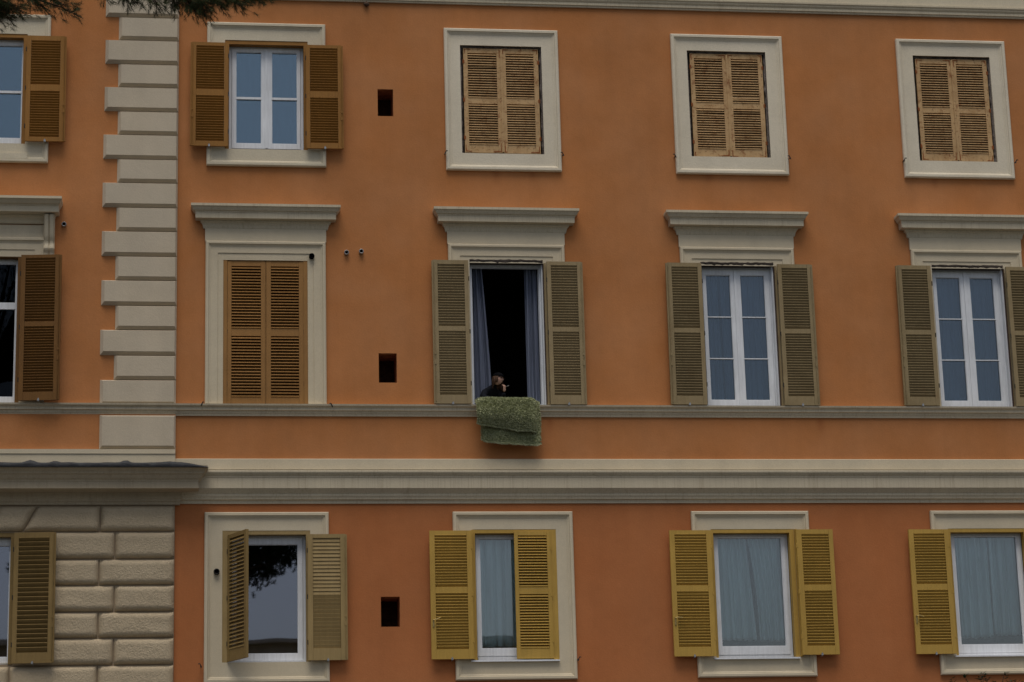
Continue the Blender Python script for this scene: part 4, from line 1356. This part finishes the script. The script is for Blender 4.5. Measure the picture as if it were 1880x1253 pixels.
def pine(cx, cy, zc, rx, rz, seed, label, n_clump, n_tuft, needles, L, w, trunk_r, near=None, mat='needle_far', trunk_to=None):
    rd = random.Random(seed)
    t = empty('pine_tree', None, world_loc=(cx * S, cy * S, GZ * S), label=label, category='tree')
    mb = MB()
    tx, ty = trunk_to or (cx, cy)
    mb.tube([(cx, cy, GZ), (cx + .1, cy, GZ + (zc - GZ) * .35), (cx - .08, cy + .1, GZ + (zc - GZ) * .7), (tx, ty, zc - rz * .2)], [trunk_r, trunk_r * .85, trunk_r * .7, trunk_r * .45], 12)
    mb.build('trunk', 'bark', t)
    limbs = MB(); cr = MB()
    for i in range(n_clump):
        a = rd.uniform(0, 2 * pi); r = rx * rd.uniform(.15, 1) ** .6
        x = tx + cos(a) * r; y = ty + sin(a) * r
        z = zc + rz * (rd.uniform(-.35, 1.0)) * (1 - .55 * (r / rx) ** 2)
        limbs.tube([(tx, ty, zc - rz * .5), ((tx + x) / 2, (ty + y) / 2, (zc - rz * .4 + z) / 2 - .1), (x, y, z)], [trunk_r * .28, trunk_r * .16, .012], 5)
        cs = rx * rd.uniform(.10, .22)
        for _ in range(n_tuft):
            o_ = Vector((rd.gauss(0, 1), rd.gauss(0, 1), rd.gauss(0, .55)))
            if o_.length > 1.5: o_ *= 1.5 / o_.length
            o_ *= cs * .62
            tuft(cr, (x + o_.x, y + o_.y, z + o_.z), (o_.x, o_.y, abs(o_.z) + .25 * cs), L, needles, w, rd)
    if near: near(cr, limbs, rd)
    limbs.build('limbs' if False else 'limb', 'bark', t)
    cr.build('crown', mat, t, fixn=False)
    return t


def near_branches(cr, limbs, rd):
    """sprays that dip into the view at the top left; y is about 9 units in front of the wall"""
    sprays = [  # twig from, twig to, tufts
        ((-2.2, -9.0, 8.55), (-1.50, -9.0, 8.07), 20), ((-2.1, -9.2, 8.35), (-1.40, -9.1, 8.02), 20), ((-1.9, -8.8, 8.5), (-1.62, -8.9, 8.10), 18), ((-2.3, -9.1, 8.3), (-1.75, -9.0, 8.12), 14),
        ((-1.7, -9.0, 8.45), (-1.22, -9.0, 8.10), 14), ((-1.45, -9.1, 8.34), (-1.04, -9.0, 8.12), 7), ((-1.3, -9, 8.20), (-.93, -9.0, 8.04), 5), ((-1.85, -9.2, 8.5), (-1.45, -9.2, 8.16), 16),
        ((-1.0, -9.0, 8.6), (-.70, -9.0, 8.17), 6), ((-.85, -9.1, 8.55), (-.45, -9.05, 8.15), 10), ((-.75, -9.0, 8.55), (-.52, -9.0, 8.16), 7), ((-.55, -8.9, 8.6), (-.25, -9.0, 8.13), 12), ((-.30, -9.0, 8.6), (-.10, -9.0, 8.10), 14),
        ((-.25, -9.1, 8.5), (.06, -9.0, 8.10), 16), ((-.1, -9.0, 8.5), (.14, -9.0, 8.09), 14), ((.05, -9.0, 8.45), (.30, -9.0, 8.15), 10), ((.1, -8.9, 8.45), (.45, -9.0, 8.20), 9), ((.25, -9.0, 8.45), (.63, -9.0, 8.245), 8),
        ((-2.3, -9.0, 8.25), (-1.62, -9.0, 8.03), 16), ((-2.0, -9.1, 8.2), (-1.5, -9.0, 8.0), 12), ((-.15, -9.1, 8.38), (.18, -9.05, 8.11), 12), ((.2, -9.1, 8.4), (.42, -9.0, 8.19), 10), ((.35, -9.1, 8.42), (.70, -9.0, 8.26), 9),
        ((-.4, -9.1, 8.4), (-.02, -9.1, 8.15), 12), ((-.62, -9.1, 8.42), (-.33, -9.1, 8.20), 8), ((.3, -9.1, 8.5), (.52, -9.05, 8.24), 8), ((-.02, -9.1, 8.36), (.24, -9.1, 8.17), 10)]
    for a, b, n in sprays:
        a, b = Vector(a), Vector(b)
        root = Vector((-2.6, -8.6, 9.2)).lerp(a, .0)
        mid = (root + a) / 2 + Vector((0, 0, .12))
        limbs.tube([root, mid, a], [.035, .022, .012], 6)
        limbs.tube([a, (a + b) / 2 + Vector((0, 0, .02)), b], [.010, .007, .003], 5)
        d = (b - a)
        for i in range(int(n * 5.0)):
            f = rd.uniform(.25, 1.0) ** .7
            o_ = Vector((rd.gauss(0, .055), rd.gauss(0, .10), rd.gauss(0, .030)))
            c = a + d * f + o_
            limbs.tube([a + d * max(0, f - .12), c], [.0024, .0012], 3, cap=False)
            ax = d.normalized() * .7 + o_.normalized() * .6 + Vector((0, 0, -.05))
            tuft(cr, c, ax, .058, 32, .0012, rd, 1.0)


pine(-3.6, -8.4, 9.75, 3.2, 1.5, 11, 'stone pine whose needle sprays hang into view at the top left', 150, 12, 20, .085, .004, .22, near_branches, 'needle', trunk_to=(-3.2, -8.5))
pine(-1.0, -47.0, 12.7, 4.3, 2.6, 21, 'umbrella pine across the street mirrored in the windows', 420, 36, 24, .16, .014, .30)
pine(-14.5, -52.0, 15.5, 5.0, 2.8, 31, 'farther umbrella pine across the street', 110, 16, 12, .19, .02, .32)

pine(23.5, -60.0, 8.4, 3.6, 1.9, 41, 'round dark tree beyond the street to the right', 90, 18, 12, .17, .02, .25)
pine(34.5, -60.0, 8.6, 4.2, 2.0, 51, 'broad dark tree beyond the street at the far right', 90, 18, 12, .17, .02, .25)
# shrub tips at the lower right
t = empty('tall_shrub', None, world_loc=(9.35 * S, -1.5 * S, GZ * S), label='dark leafy shrub whose tips rise into view under the bottom right window', category='shrub')
mb = MB(); lf = MB(); rd = random.Random(4)
mb.tube([(9.35, -1.5, GZ), (9.33, -1.48, 1.0), (9.32, -1.5, 2.2)], [.05, .035, .022], 8)
tips = [(8.874, 3.04, 7), (9.045, 3.085, 10), (9.235, 3.05, 9), (9.275, 3.105, 11), (9.31, 3.05, 8), (9.545, 3.10, 11), (9.60, 3.03, 7), (9.655, 3.015, 7), (8.80, 2.98, 8), (9.12, 3.0, 10), (9.42, 3.0, 9), (9.75, 2.98, 8), (9.2, 2.98, 9), (9.48, 2.98, 9)]
for i in range(60): tips.append((9.33 + rd.gauss(0, .40), rd.uniform(1.9, 2.93), 9))
for x, z, n_ in tips:
    z += .018 if z > 2.96 else 0
    y = -1.5 + (rd.gauss(0, .02) if z > 2.96 else rd.gauss(0, .28))
    mb.tube([(9.32, -1.5, rd.uniform(1.6, 2.2)), ((x + 9.32) / 2, y, z - .35), (x, y, z)], [.012, .008, .003], 5)
    for k in range(n_):
        zz = z - abs(rd.gauss(0, .035)); a = rd.uniform(0, 2 * pi); L = rd.uniform(.042, .070)
        c = Vector((x + rd.gauss(0, .012), y + rd.gauss(0, .012), zz))
        d = Vector((cos(a), sin(a), rd.uniform(-.1, .7))).normalized(); s_ = d.cross(Vector((0, 0, 1))).normalized() * L * .24
        up_ = Vector((0, 0, .006))
        k0 = len(lf.v)
        lf.v += [tuple(c), tuple(c + d * L * .5 + s_), tuple(c + d * L), tuple(c + d * L * .5 - s_), tuple(c + d * L * .5 - up_)]
        lf.f += [(k0, k0 + 1, k0 + 4), (k0 + 1, k0 + 2, k0 + 4), (k0 + 2, k0 + 3, k0 + 4), (k0 + 3, k0, k0 + 4)]; lf.mi += [0] * 4
mb.build('stem', 'bark', t); lf.build('foliage', 'leaf', t, fixn=False)

# ------------------------------------------------------------------ ground, street and the house opposite
mb = MB(); mb.face([(-400, -400, GZ - .004), (400, -400, GZ - .004), (400, 400, GZ - .004), (-400, 400, GZ - .004)]); mb.build('ground', 'ground', kind='structure', fixn=False)
mb = MB(); mb.box(-40, 60, -4.5, -.1, GZ - .05, GZ + .09); mb.build('pavement', 'paving', kind='structure')
mb = MB(); mb.box(-40, 60, -30.5, -27.2, GZ - .05, GZ + .09); mb.build('pavement', 'paving', kind='structure')
mb = MB(); mb.face([(-200, -27.2, GZ), (200, -27.2, GZ), (200, -4.5, GZ), (-200, -4.5, GZ)]); mb.build('road', 'asphalt', kind='structure', fixn=False)

opp = empty('beige_house', None, world_loc=(4 * S, -64 * S, GZ * S), label='beige house across the street seen only in the window reflections', category='building')
mb = MB(); mb.box(-8, 15, -74, -64, GZ, 12.0); mb.build('wall', 'beige', opp)
mb = MB(); mb.box(-8.4, 15.4, -74.4, -63.5, 12.001, 12.16); mb.build('roof', 'beige', opp)
for i in range(6):
    for zz in (2.0, 5.4):
        mb = MB(); mb.box(-6.5 + i * 3.2, -5.2 + i * 3.2, -64.0, -63.95, zz, zz + 2.0); mb.build('window', 'iron', opp)

# ------------------------------------------------------------------ render settings
scene.render.engine = 'CYCLES'
try:
    scene.cycles.transparent_max_bounces = 16
    scene.cycles.max_bounces = 8
except Exception:
    pass
